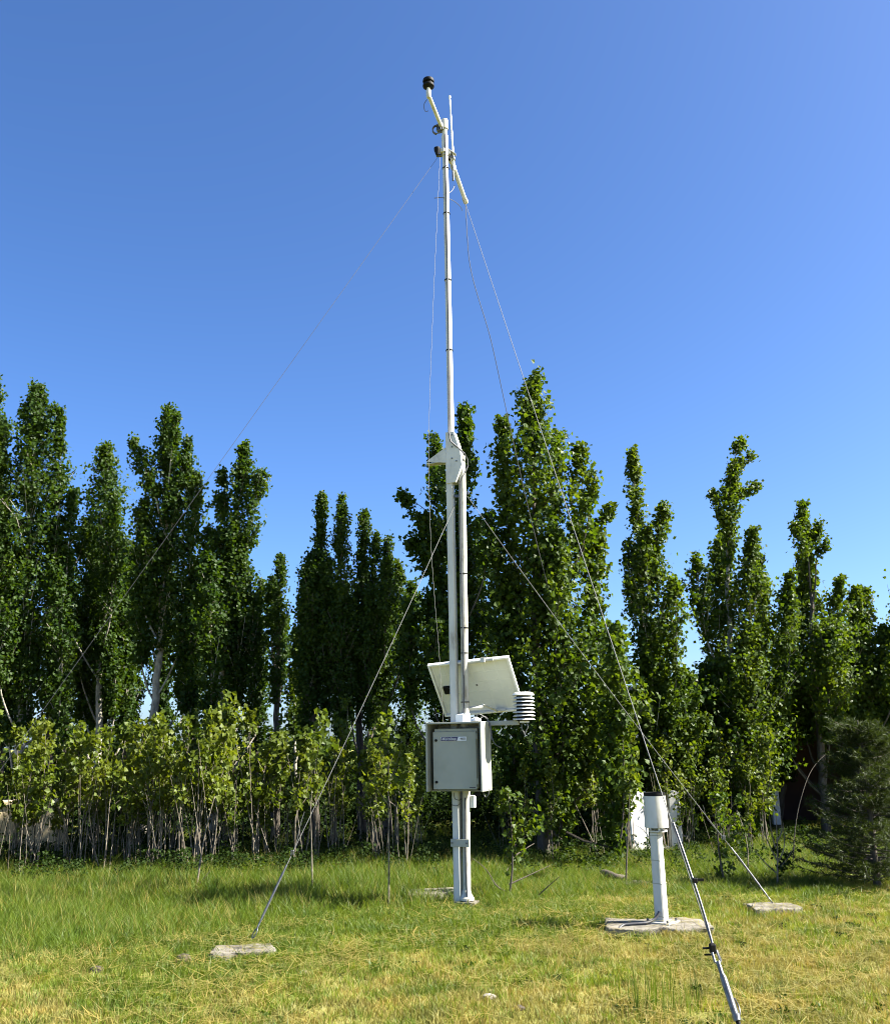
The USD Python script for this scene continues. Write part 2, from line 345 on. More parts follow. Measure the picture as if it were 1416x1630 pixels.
POP = 'tall column poplars in the row behind'
trees = [
    # name, label, base x, depth, limbs as pixels of the photograph (foot, tip, radius), leaf, settings
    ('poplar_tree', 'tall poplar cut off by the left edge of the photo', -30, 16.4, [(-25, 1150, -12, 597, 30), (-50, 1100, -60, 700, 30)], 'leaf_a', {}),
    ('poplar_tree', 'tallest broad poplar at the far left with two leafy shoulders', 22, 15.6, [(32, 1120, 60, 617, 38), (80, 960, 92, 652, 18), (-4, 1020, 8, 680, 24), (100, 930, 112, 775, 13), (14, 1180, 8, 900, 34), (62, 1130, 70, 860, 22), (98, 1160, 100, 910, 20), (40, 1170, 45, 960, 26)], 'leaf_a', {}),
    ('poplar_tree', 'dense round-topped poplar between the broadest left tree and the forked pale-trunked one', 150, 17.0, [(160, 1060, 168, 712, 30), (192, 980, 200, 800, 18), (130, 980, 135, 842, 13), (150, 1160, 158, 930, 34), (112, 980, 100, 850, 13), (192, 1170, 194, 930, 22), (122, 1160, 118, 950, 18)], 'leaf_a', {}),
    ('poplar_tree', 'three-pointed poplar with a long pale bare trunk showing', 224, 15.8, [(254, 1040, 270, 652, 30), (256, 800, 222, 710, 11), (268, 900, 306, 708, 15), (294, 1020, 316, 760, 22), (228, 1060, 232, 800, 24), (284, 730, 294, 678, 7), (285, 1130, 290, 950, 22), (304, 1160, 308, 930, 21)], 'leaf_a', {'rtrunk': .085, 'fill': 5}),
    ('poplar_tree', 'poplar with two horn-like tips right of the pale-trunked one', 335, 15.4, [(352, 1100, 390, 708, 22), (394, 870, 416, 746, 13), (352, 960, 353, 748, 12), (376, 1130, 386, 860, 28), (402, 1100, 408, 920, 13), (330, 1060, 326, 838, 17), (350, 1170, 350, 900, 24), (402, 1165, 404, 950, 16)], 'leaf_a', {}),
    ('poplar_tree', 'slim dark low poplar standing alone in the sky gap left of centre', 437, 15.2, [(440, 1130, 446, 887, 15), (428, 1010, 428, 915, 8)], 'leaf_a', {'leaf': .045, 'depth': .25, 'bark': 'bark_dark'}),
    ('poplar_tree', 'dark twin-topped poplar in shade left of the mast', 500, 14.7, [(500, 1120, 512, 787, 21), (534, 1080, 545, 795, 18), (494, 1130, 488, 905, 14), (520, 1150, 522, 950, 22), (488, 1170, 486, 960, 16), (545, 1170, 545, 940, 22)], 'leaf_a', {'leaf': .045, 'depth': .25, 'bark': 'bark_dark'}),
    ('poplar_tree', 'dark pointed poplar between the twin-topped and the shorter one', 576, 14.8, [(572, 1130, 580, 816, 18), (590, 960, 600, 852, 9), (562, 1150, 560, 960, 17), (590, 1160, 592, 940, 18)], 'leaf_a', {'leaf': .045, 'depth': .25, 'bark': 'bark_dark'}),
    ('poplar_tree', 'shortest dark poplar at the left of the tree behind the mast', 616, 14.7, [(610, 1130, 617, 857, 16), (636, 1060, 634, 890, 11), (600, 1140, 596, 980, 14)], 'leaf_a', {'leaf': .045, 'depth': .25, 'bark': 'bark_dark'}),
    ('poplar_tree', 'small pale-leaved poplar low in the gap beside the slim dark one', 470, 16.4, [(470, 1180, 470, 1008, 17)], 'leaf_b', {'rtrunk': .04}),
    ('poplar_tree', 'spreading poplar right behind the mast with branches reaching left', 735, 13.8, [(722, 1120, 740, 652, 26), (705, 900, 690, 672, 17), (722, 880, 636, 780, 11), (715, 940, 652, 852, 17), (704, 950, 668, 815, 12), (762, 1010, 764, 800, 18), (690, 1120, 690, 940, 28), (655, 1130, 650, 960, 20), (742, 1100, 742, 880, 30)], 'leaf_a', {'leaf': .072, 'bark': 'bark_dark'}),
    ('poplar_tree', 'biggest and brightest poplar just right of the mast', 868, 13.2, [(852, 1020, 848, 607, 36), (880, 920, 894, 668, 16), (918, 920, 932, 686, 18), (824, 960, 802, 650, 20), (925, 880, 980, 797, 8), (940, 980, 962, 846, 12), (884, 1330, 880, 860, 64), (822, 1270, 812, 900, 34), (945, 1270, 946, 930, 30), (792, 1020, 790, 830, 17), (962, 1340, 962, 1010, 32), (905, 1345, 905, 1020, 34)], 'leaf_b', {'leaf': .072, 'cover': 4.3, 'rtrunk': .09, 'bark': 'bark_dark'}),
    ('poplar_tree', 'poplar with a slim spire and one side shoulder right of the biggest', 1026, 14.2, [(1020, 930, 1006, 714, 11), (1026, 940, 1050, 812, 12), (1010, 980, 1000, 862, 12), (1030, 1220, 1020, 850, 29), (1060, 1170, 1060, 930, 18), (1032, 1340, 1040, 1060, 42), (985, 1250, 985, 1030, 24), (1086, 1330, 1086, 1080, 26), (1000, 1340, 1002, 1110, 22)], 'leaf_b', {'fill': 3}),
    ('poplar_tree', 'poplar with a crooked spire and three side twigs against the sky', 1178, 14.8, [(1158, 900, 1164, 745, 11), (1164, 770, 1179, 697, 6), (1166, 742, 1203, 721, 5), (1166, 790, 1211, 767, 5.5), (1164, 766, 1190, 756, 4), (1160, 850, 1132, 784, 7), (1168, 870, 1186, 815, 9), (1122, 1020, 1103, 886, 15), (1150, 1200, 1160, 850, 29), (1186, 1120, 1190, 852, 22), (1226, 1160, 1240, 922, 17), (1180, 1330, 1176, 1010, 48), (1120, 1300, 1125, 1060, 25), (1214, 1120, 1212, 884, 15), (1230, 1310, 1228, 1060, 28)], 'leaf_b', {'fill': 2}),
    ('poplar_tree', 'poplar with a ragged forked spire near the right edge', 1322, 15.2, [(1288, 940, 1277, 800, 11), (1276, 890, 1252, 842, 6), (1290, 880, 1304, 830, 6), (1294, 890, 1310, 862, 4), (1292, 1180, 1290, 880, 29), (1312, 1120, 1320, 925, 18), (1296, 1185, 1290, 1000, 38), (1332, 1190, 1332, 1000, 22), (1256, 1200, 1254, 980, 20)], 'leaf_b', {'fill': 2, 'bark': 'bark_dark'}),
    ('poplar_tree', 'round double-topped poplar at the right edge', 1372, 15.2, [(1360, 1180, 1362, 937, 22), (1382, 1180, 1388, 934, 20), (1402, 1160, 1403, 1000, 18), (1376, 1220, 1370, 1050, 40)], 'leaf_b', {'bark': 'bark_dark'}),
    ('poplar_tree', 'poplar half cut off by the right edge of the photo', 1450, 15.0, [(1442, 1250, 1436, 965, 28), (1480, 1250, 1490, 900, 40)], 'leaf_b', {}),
    # the row behind, lower and darker
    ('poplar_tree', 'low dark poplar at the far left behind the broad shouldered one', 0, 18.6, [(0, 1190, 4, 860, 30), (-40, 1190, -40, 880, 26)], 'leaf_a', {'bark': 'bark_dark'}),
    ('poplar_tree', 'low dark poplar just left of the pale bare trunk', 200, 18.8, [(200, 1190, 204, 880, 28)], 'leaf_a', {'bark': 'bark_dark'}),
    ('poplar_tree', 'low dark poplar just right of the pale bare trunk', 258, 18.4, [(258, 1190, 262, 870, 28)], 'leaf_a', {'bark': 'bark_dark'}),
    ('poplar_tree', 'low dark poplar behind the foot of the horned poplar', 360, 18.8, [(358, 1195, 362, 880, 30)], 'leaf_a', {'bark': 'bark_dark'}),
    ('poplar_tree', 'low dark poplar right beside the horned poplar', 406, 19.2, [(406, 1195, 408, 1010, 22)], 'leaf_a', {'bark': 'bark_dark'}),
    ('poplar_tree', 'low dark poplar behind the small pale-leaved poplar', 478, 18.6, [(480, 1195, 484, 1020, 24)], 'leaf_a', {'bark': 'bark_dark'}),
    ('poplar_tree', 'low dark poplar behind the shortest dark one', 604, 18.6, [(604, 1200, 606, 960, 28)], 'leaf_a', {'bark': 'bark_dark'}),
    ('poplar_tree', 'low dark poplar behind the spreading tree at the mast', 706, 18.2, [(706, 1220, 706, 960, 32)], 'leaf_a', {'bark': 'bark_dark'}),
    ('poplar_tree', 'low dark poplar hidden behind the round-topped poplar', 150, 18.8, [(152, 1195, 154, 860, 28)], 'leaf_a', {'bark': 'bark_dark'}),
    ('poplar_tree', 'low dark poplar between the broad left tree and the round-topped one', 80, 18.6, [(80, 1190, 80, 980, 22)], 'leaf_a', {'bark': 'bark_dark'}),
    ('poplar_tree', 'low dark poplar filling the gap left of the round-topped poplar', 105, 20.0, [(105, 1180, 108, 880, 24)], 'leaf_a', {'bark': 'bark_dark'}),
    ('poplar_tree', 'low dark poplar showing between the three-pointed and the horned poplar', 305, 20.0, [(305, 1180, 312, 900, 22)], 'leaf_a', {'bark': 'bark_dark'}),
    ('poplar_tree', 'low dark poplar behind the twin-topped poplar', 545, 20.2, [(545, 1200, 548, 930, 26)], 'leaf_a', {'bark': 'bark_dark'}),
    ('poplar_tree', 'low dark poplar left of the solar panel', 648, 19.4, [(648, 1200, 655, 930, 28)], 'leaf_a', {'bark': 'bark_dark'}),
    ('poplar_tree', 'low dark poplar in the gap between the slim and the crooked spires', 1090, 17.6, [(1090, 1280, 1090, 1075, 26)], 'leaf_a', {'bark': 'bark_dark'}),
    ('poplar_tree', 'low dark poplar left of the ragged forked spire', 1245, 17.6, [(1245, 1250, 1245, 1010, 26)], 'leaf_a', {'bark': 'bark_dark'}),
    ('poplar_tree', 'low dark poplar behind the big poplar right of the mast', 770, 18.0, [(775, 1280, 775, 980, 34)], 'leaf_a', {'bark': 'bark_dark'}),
]
for k, (nm, lab, xb, Y, pl, mat, kw) in enumerate(trees):
    tall_tree(nm, lab, 'tree', POP, xb, Y, pl, mat, seed=k, **kw)

# ------------------------------------------------------------------ sapling thicket
rng = np.random.default_rng(7)


def sapling_proto(k, loc, label, group):
    r = np.random.default_rng(300 + k)
    t = Thing('poplar_sapling', label, 'sapling', loc, group)
    loc = np.array(loc, float); H = r.uniform(1.2, 2.2)
    tip = loc + [r.normal() * .12, r.normal() * .12, H]
    st = curve([loc - [0, 0, .05], loc + [r.normal() * .03, r.normal() * .03, .7], loc * .4 + tip * .6 + [r.normal() * .04, 0, 0], tip], 12)
    t.add('stem', tube(st, np.linspace(r.uniform(.006, .011), .0025, 12), 6), 'stem', smooth=60)
    for _ in range(r.integers(2, 5)):                    # suckers from the same root
        o_ = np.r_[r.normal(size=2) * .07, -.05]; e_ = loc + [*(r.normal(size=2) * .16), r.uniform(.9, 1.5)]
        t.add('stem', tube(curve([loc + o_, (loc + o_) * .5 + e_ * .5 + [r.normal() * .03, 0, 0], e_], 8), np.linspace(r.uniform(.005, .009), .002, 8), 5), 'stem', smooth=60)
    z0 = r.uniform(.55, .85)
    PV, PO, tw = [], [], []
    a, b = np.array([np.interp(loc[2] + z0, st[:, 2], st[:, c]) for c in range(3)]), tip
    pos, o, t0 = plume(a, b, r.uniform(.12, .19), r, .062, 1.7, .7); PV.append(pos); PO.append(o)
    tw = [tube(np.array([p, q_]), [.004, .002], 3, False) for p, q_ in zip(*t0)]
    t.add('twigs', join(*tw), 'stem', kind='stuff')
    t.add('crown', leaves(np.vstack(PV), .064, r, np.vstack(PO), .4, .5), 'leaf_c')
    return t


def dup(src, name, loc, rz, sc, label, cat, group):
    x = UsdGeom.Xform.Define(stage, numbered('/World', name))
    p = x.GetPrim(); p.GetReferences().AddInternalReference(src.path); p.SetInstanceable(True)
    x.ClearXformOpOrder()
    x.AddTranslateOp().Set(Gf.Vec3d(*map(float, loc))); x.AddRotateZOp().Set(float(rz)); x.AddScaleOp().Set(Gf.Vec3f(*sc))
    return tag(p, label, cat, group)


spots = []
for Y0, x_from, x_to, step in ((12.45, -7.3, -.2, .26), (12.9, -7.5, -.3, .20), (13.4, -7.8, .1, .20), (14.0, -5.2, .3, .23),
                               (12.9, .9, 4.3, .55), (13.6, .8, 4.5, .5), (14.2, .9, 4.8, .5)):
    x = x_from
    while x < x_to:
        px = 708 + x / Y0 * F * 0.97
        keep = 1.0
        if 465 < px < 500 or 545 < px < 590: keep = 0.45
        if 625 < px < 720: keep = 0.5
        if Y0 < 12.6 and px > 420: keep = 0.35
        if 985 < px < 1095 and Y0 < 13.2: keep = 0.25
        if rng.random() < keep: spots.append((x + rng.normal() * .06, Y0 + rng.normal() * .16))
        x += step * rng.uniform(.75, 1.25)
SAPL = [('young poplar sapling with thin pale stem in the dense thicket left of the mast', 'saplings of the thicket left of the mast'),
        ('young poplar sapling with thin pale stem in the sparse stand right of the mast', 'saplings of the stand right of the mast')]
protos = []
NP = 14
for k, (x, y) in enumerate(spots):
    lab, grp = SAPL[int(x > .5)]
    loc = on_ground((x, y, 0))
    if len(protos) < NP: protos.append(sapling_proto(k, loc, lab, grp)); continue
    s = rng.uniform(.74, 1.16)
    if x > .5: s *= .85
    if rng.random() < .06 and x < -2: s *= 1.12
    dup(protos[rng.integers(NP)], 'poplar_sapling', loc, rng.uniform(0, 360), (s, s, s * rng.uniform(.92, 1.08)), lab, 'sapling', grp)


def thin_tree(name, label, cat, px, py, tip_px, tip_Y, leafspec, mat='leaf_c', stem='stem', r0_=.012, seed=0, extra=(), group=None):
    """A young tree at pixel px, py of the ground; leafspec: limbs with leaves (foot and tip pixel, radius in metres)."""
    r = np.random.default_rng(500 + seed)
    b = on_ground(G(px, py)); Y = b[1]
    t = Thing(name, label, cat, b, group)
    tip = P(*tip_px, Y + tip_Y)
    st = curve([b - [0, 0, .05], b * .6 + tip * .4 + [r.normal() * .04, r.normal() * .04, 0], tip], 14)
    t.add('stem', tube(st, np.linspace(r0_, .003, 14), 6), stem, smooth=60)
    br = [tube(curve([P(x_, y_, Y + d_) for x_, y_, d_ in line], 10), np.linspace(.009, .003, 10), 5) for line in extra]
    PV, PO = [], []
    for (x0, y0, x1, y1, rad, lf, cov) in leafspec:
        pos, o, t0 = plume(P(x0, y0, Y), P(x1, y1, Y + r.normal() * .1), rad, r, lf, cov, .8); PV.append(pos); PO.append(o)
        br += [tube(np.array([p, q_]), [.004, .002], 3, False) for p, q_ in zip(*t0)]
    if br: t.add('branches', join(*br), stem, kind='stuff')
    if PV: t.add('crown', leaves(np.vstack(PV), leafspec[0][5], r, np.vstack(PO), .4, .5), mat)
    return t


thin_tree('poplar_sapling', 'leaning bare-stemmed sapling in the grass in front of the left thicket', 'sapling', 312, 1421, (356, 1225), .1, [(345, 1270, 358, 1165, .16, .07, 1.1)], r0_=.013, seed=1, extra=[[(313, 1410, 0), (325, 1398, 0), (334, 1386, 0)]])
thin_tree('poplar_sapling', 'straight thin sapling before the dark gap left of the mast', 'sapling', 497, 1424, (493, 1265), .0, [(495, 1260, 515, 1145, .17, .07, 1.3)], seed=2)
thin_tree('poplar_sapling', 'straight thin sapling with yellowish leaves nearest the mast on its left', 'sapling', 618, 1442, (618, 1255), .0, [(618, 1290, 612, 1150, .17, .065, 1.2)], seed=3)
thin_tree('poplar_sapling', 'dark thin stem rising behind the rain gauge on its left', 'sapling', 995, 1408, (1003, 1240), .1, [(998, 1330, 1003, 1235, .14, .06, .8)], stem='bark_dark', seed=4)
thin_tree('poplar_sapling', 'young tree with low arching bare branches right of the mast foot', 'sapling', 808, 1429, (806, 1250), .0,
          [(806, 1390, 806, 1262, .19, .055, 1.1), (822, 1345, 860, 1305, .08, .055, .6)], 'leaf_b', 'bark_dark', .014, 5,
          [[(807, 1420, 0), (790, 1410, -.1), (775, 1386, -.2), (752, 1367, -.25)], [(810, 1408, 0), (845, 1392, .1), (875, 1378, .2)], [(820, 1362, 0), (838, 1350, .1), (850, 1343, .2)], [(848, 1434, -.1), (868, 1415, -.2), (890, 1396, -.3)]])
thin_tree('shrub', 'bare twiggy shrub with pinkish dead twigs behind the right anchor slab', 'shrub', 1236, 1412, (1234, 1290), .0,
          [(1236, 1395, 1236, 1352, .16, .04, .35)], 'leaf_d', 'stem', .012, 6,
          [[(1236, 1370, 0), (1222, 1340, .1), (1212, 1322, .1)], [(1236, 1375, 0), (1248, 1340, -.1), (1246, 1310, -.1)], [(1234, 1350, 0), (1226, 1315, 0), (1224, 1296, 0)], [(1235, 1340, 0), (1244, 1316, .1), (1240, 1292, .1)], [(1236, 1385, 0), (1254, 1365, 0), (1262, 1350, 0)], [(1236, 1390, 0), (1216, 1372, 0), (1200, 1352, 0)]])
thin_tree('shrub', 'leafy slender bush in the grass left of the right anchor slab', 'shrub', 1155, 1412, (1138, 1260), .0,
          [(1155, 1410, 1148, 1330, .09, .05, .9), (1148, 1330, 1140, 1240, .12, .06, 1.1)], 'leaf_b', 'bark_dark', .014, 7)
thin_tree('shrub', 'slim leafy stem just left of the twiggy shrub', 'shrub', 1186, 1400, (1172, 1290), .1, [(1182, 1360, 1172, 1270, .09, .055, 1.1)], 'leaf_b', 'stem', .010, 8)
# the long arching cane in front of the dark shed
cb = on_ground(G(1262, 1385)); cY = cb[1]
single('arching_cane', tube(curve([cb, P(1264, 1330, cY), P(1274, 1272, cY), P(1292, 1225, cY + .1), P(1318, 1198, cY + .2)], 24), np.linspace(.008, .003, 24), 6), 'bark_dark',
       'long thin cane arching to the right before the dark shed', 'cane', smooth=60)

# ------------------------------------------------------------------ pine at the right
pb = on_ground(G(1396, 1412))
pine = Thing('pine_tree', 'dark young pine with drooping needle branches at the right edge', 'tree', pb)
r = np.random.default_rng(41)
tp_ = pb + [.05, .1, 1.75]
ptr = curve([pb - [0, 0, .05], pb + [.02, 0, .9], tp_], 14)
pine.add('trunk', tube(ptr, np.linspace(.045, .008, 14), 8), 'bark_dark', smooth=60)
br, nd = [], []
for k in range(210):
    h = r.uniform(.05, 1) ** 1.05; z = h * 1.7; az = r.uniform(0, 2 * np.pi); L = (1.05 - .78 * h) * r.uniform(.5, 1.1) * .85
    a = np.array([np.interp(pb[2] + z, ptr[:, 2], ptr[:, c]) for c in range(3)])
    dr = np.array([math.cos(az), math.sin(az), 0])
    e = a + dr * L + [0, 0, r.uniform(.0, .22) * L + .05]; m = (a + e) / 2 - [0, 0, .06 * L]
    if e[2] < pb[2] + .05: e[2] = pb[2] + .08
    c_ = curve([a, m, e], 8); br.append(tube(c_, np.linspace(.007, .0025, 8), 4, False))
    for s in np.linspace(.2, 1, 11):
        p = np.array([np.interp(s, np.linspace(0, 1, 8), c_[:, q_]) for q_ in range(3)])
        side = np.cross(dr, [0, 0, 1]) * r.choice([-1, 1]) * r.uniform(.05, .16) * (1.3 - s)
        tipn = p + side + dr * r.uniform(.03, .12) + [0, 0, r.uniform(-.02, .05)]
        n_ = 17; q0 = p + (tipn - p) * r.random((n_, 1)); dd = (tipn - p) / (np.linalg.norm(tipn - p) + 1e-9) * .6 + r.normal(size=(n_, 3)) * .55
        dd /= np.linalg.norm(dd, axis=1, keepdims=True); ln = r.uniform(.045, .08, (n_, 1)); sd_ = np.cross(dd, r.normal(size=(n_, 3))); sd_ /= np.linalg.norm(sd_, axis=1, keepdims=True)
        nd.append(np.stack([q0 - sd_ * .0042, q0 + sd_ * .0042, q0 + dd * ln], 1))
pine.add('branches', join(*br), 'bark_dark', kind='stuff')
nv = np.concatenate(nd).reshape(-1, 3)
pine.add('needles', (nv, np.arange(len(nv)).reshape(-1, 3)), 'needle', kind='stuff')

# ------------------------------------------------------------------ buildings and walls behind the trees
def wall_box(p0, p1, h, th, z0=-.1):
    p0, p1 = np.array(p0, float), np.array(p1, float); d = p1 - p0; L = np.hypot(*d); a = math.atan2(d[1], d[0])
    return frame_mesh(boxm((L, th, h), (L / 2, 0, h / 2 + z0), bev=.01), (p0[0], p0[1], 0), rotz(a))


w = Thing('adobe_wall', 'sunlit yellow adobe garden wall glimpsed between the left saplings', 'wall', (-7.4, 14.6, 0))
w.add('wall_face', wall_box((-9.6, 14.15), (-6.0, 14.98), .85, .28), 'adobe')
w.add('coping', wall_box((-9.65, 14.14), (-5.95, 14.99), .07, .36, .752), 'adobe')

hx = Thing('whitewashed_wall', 'piece of whitewashed wall with an opening behind the rain gauge', 'wall', (2.6, 13.4, 0))
def wpart(part, x0, x1, Y, z0, z1, th, yaw_, mat='whitewash'):
    p0, p1 = P(x0, 1360, Y), P(x1, 1360, Y); L = (p1[0] - p0[0]) / math.cos(math.radians(yaw_)); c = ((p0[0] + p1[0]) / 2, Y, (z0 + z1) / 2)
    hx.add(part, boxm((L, th, z1 - z0), c, rotz(math.radians(yaw_)), bev=.012), mat)
wpart('wall_panel', 1000, 1031, 13.55, -.1, .85, .16, 24)
wpart('wall_panel', 1068, 1086, 13.75, -.1, .85, .16, 0)
wpart('sill', 1031, 1064, 13.66, -.1, .10, .14, 24)

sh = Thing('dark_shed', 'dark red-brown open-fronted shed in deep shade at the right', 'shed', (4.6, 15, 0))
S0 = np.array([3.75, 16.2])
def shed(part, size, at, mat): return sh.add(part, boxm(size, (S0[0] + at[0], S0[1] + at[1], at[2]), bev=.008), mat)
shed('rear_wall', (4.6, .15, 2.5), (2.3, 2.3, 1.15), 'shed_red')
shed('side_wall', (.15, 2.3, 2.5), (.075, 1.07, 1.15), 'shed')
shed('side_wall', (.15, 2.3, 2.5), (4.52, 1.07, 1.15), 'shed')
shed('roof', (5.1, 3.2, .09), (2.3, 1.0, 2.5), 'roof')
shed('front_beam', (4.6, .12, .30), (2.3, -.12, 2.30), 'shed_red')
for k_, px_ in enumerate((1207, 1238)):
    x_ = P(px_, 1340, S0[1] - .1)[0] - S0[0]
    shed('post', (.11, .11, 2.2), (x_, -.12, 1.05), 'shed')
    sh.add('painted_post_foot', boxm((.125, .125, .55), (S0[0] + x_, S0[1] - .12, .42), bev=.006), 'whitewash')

# ------------------------------------------------------------------ mast
YW = math.radians(-20)                                   # fronts turn towards the left of the camera
R = rotz(YW)
MX, MY = .085, 9.86
mast = Thing('mast', 'tall white tilting weather mast with a square post and round pole', 'mast', (MX, MY, 0))
PX, PYm = MX, MY                                         # fixed square post and upper pole
QX, QY = MX + .108, MY - .012                            # round lower pole
mast.add('square_post', boxm((.078, .078, 4.55), (PX - .02, PYm, 2.275), R, .010), 'white', smooth=30)
mast.add('lower_pole', tube([(QX - .045, QY, -.02), (QX - .02, QY, 1.5), (QX + .006, QY, 4.3), (QX + .008, QY, 4.72)], .041, 20), 'white_worn', smooth=40)
mast.add('upper_pole', tube([(PX, PYm, 4.55), (PX, PYm, 6.9), (PX - .003, PYm, 9.02)], [.037, .036, .034], 20), 'white', smooth=40)
mast.add('pole_cap', lathe([(0, 0), (.046, 0), (.046, .12), (.04, .135), (0, .14)], (PX - .003, PYm, 9.0), 20), 'white', smooth=40)
mast.add('pole_sleeve', tube([(PX - .003, PYm, 8.62), (PX - .003, PYm, 8.9)], .043, 18), 'white', smooth=40)
mast.add('foot_plate', boxm((.21, .17, .02), (QX - .04, QY, .02), R, .004), 'concrete')
ft_ = mast.add('foot_flange', lathe([(.041, 0), (.075, 0), (.075, .02), (.05, .06), (.041, .10)], (QX - .045, QY, .04), 20), 'white_worn', smooth=30)
# hinge plates, in the local axes of the mast front
def front_poly(pts, thick, y0):
    q_ = []
    for x_, y_ in pts:
        p = P(x_, y_, MY); q_.append(((p[0] - MX) / math.cos(YW), p[2]))
    v, f = extrude(q_, thick); v = np.stack([v[:, 0], y0 + thick - v[:, 2], v[:, 1]], 1)
    return frame_mesh((v, f), (MX, MY, 0), R)
plate = [(711.5, 690), (724, 690), (731, 711), (736, 731), (737, 744), (732, 758), (727.5, 770), (712.5, 771)]
mast.add('hinge_box', front_poly(plate, .115, -.058), 'white')
mast.add('winch_bracket', front_poly([(681, 733), (711, 714), (713, 738)], .006, -.060), 'white')
mast.add('winch_bracket', front_poly([(681, 733), (711, 714), (713, 738)], .006, .040), 'white')
a_, b_ = P(681, 733, MY), P(713, 738, MY)
mast.add('bracket_floor', frame_mesh(boxm(((b_[0] - a_[0]) / math.cos(YW), .094, .006), (((a_[0] + b_[0]) / 2 - MX) / math.cos(YW), -.007, (a_[2] + b_[2]) / 2 - .004)), (MX, MY, 0), R), 'white')
for x_, y_ in ((722, 695), (722, 714), (722, 732), (729, 737)):
    p = P(x_, y_, MY); l = ((p[0] - MX) / math.cos(YW), -.060, p[2])
    m = trimesh.creation.cylinder(.009, .010, sections=8); v = np.array(m.vertices)[:, [0, 2, 1]] + l
    mast.add('bolt', frame_mesh((v, np.array(m.faces)), (MX, MY, 0), R), 'galv')
# tie plate low on the posts
p = P(730, 1341, MY)
mast.add('tie_plate', frame_mesh(boxm((.20, .010, .075), (.04, -.062, p[2]), bev=.002), (MX - .01, MY, 0), R), 'grey_box')
for dx in (-.045, .115):
    m = trimesh.creation.cylinder(.010, .012, sections=8); v = np.array(m.vertices)[:, [0, 2, 1]] + [dx, -.070, p[2]]
    mast.add('bolt', frame_mesh((v, np.array(m.faces)), (MX - .01, MY, 0), R), 'galv')
# collar that carries the arm above the enclosure
mast.add('clamp_collar', tube([(QX - .022, QY, 1.74), (QX - .022, QY, 1.88)], .052, 18), 'plastic', smooth=40)
mast.add('clamp_block', boxm((.09, .07, .10), (QX - .07, QY - .02, 1.82), R, .006), 'plastic')
# cable down the face of the pole, with ties
cab = [P(x_, y_, MY - .046) for x_, y_ in ((708, 213), (710, 300), (712, 420), (714, 560), (714.5, 684))] + [P(x_, y_, MY - .085) for x_, y_ in ((714.5, 692), (717, 703), (727, 711), (739, 722))]
cab2 = [P(739, 722, MY - .085), P(745, 738, MY - .02), P(740, 752, MY - .04), P(732, 768, MY - .055), P(734, 900, MY - .055), P(737, 1020, MY - .055), P(738, 1150, MY - .055)]
mast.add('cable', tube(curve(cab, 40), .009, 6), 'cable', smooth=60)
mast.add('cable', tube(curve(cab2, 40), .008, 6), 'cable', smooth=60)
cab3 = [P(740, 1270, MY - .065), P(740, 1330, MY - .065), P(742, 1400, MY - .065), P(744, 1432, MY - .07), P(752, 1444, MY - .14)]
mast.add('cable', tube(curve(cab3, 20), .009, 6), 'cable', smooth=60)
for y_ in (268, 340, 446, 558):
    z_ = P(711, y_, MY)[2]
    mast.add('cable_tie', tube([(PX, PYm, z_ - .006), (PX, PYm, z_ + .006)], .043, 16), 'black')
for y_ in (914, 1000, 1040, 1118):
    z_ = P(737, y_, MY)[2]; x_ = np.interp(z_, [0, 1.5, 4.3], [QX - .045, QX - .02, QX + .006])
    mast.add('cable_tie', tube([(x_, QY, z_ - .005), (x_, QY, z_ + .005)], .0455, 16), 'black')
# guy lugs
def lug(x_, y_, dirx):
    p = P(x_, y_, MY); mast.add('guy_lug', boxm((.07, .03, .035), p + np.array([dirx * .02, 0, 0]), bev=.004), 'galv')
lug(701, 247, -1); lug(716, 250, 1); lug(729, 790, -1); lug(739, 785, 1)
# boom that points away from the camera near the top
bm0 = P(713, 243, MY); bm1 = bm0 + np.array([.235, 1.03, -.02])
mast.add('rear_boom', tube([bm0 + [-.0, -.02, 0], bm1], .028, 14), 'white', smooth=40)
mast.add('boom_clamp', tube([bm0 + (bm1 - bm0) * .10, bm0 + (bm1 - bm0) * .17], .037, 14), 'white_worn', smooth=40)
mast.add('boom_clamp', tube([bm0 + (bm1 - bm0) * .24, bm0 + (bm1 - bm0) * .30], .037, 14), 'white_worn', smooth=40)
mast.add('boom_end', tube([bm0 + (bm1 - bm0) * .93, bm0 + (bm1 - bm0) * 1.01], .035, 14), 'white_worn', smooth=40)
mast.add('strut', boxm((.02, .02, .22), P(723, 275, MY + .15) + [-.02, 0, 0], None, .002), 'galv')
mast.add('tie_wire', tube(curve([P(691, 315, MY - .05), P(694, 314, MY - .04), P(706, 314.5, MY - .03), P(724, 321, MY + .3), P(735, 335, MY + .9)], 20), .005, 5), 'cable')
mast.add('tie_wire', tube(curve([P(714, 307, MY), P(720, 302, MY + .3), P(723, 295, MY + .6)], 10), .005, 5), 'rope')
# dark floodlight-like bracket on the left
p = P(700, 236, MY - .05)
mast.add('bracket_arm', boxm((.07, .05, .05), p + np.array([.03, .02, -.02]), R, .004), 'white')
mast.add('sensor_hood', frame_mesh(lathe([(0, 0), (.018, 0), (.038, .06), (.04, .095), (0, .10)], n=14), p + np.array([-.035, 0, -.09]), np.eye(3)), 'black', smooth=40)
# small switch box low on the round pole
mast.add('switch_box', boxm((.075, .05, .125), P(751, 1276, MY - .01), R, .006), 'plastic')
mast.add('hanging_wire', tube(curve([P(722, 1262, MY - .06), P(724, 1272, MY - .08), P(731, 1274, MY - .08), P(735, 1262, MY - .06)], 14), .004, 5), 'cable')
mast.add('hanging_wire', tube(curve([P(719, 1281, MY - .06), P(726, 1283, MY - .07), P(732, 1279, MY - .06)], 10), .0035, 5), 'cable')

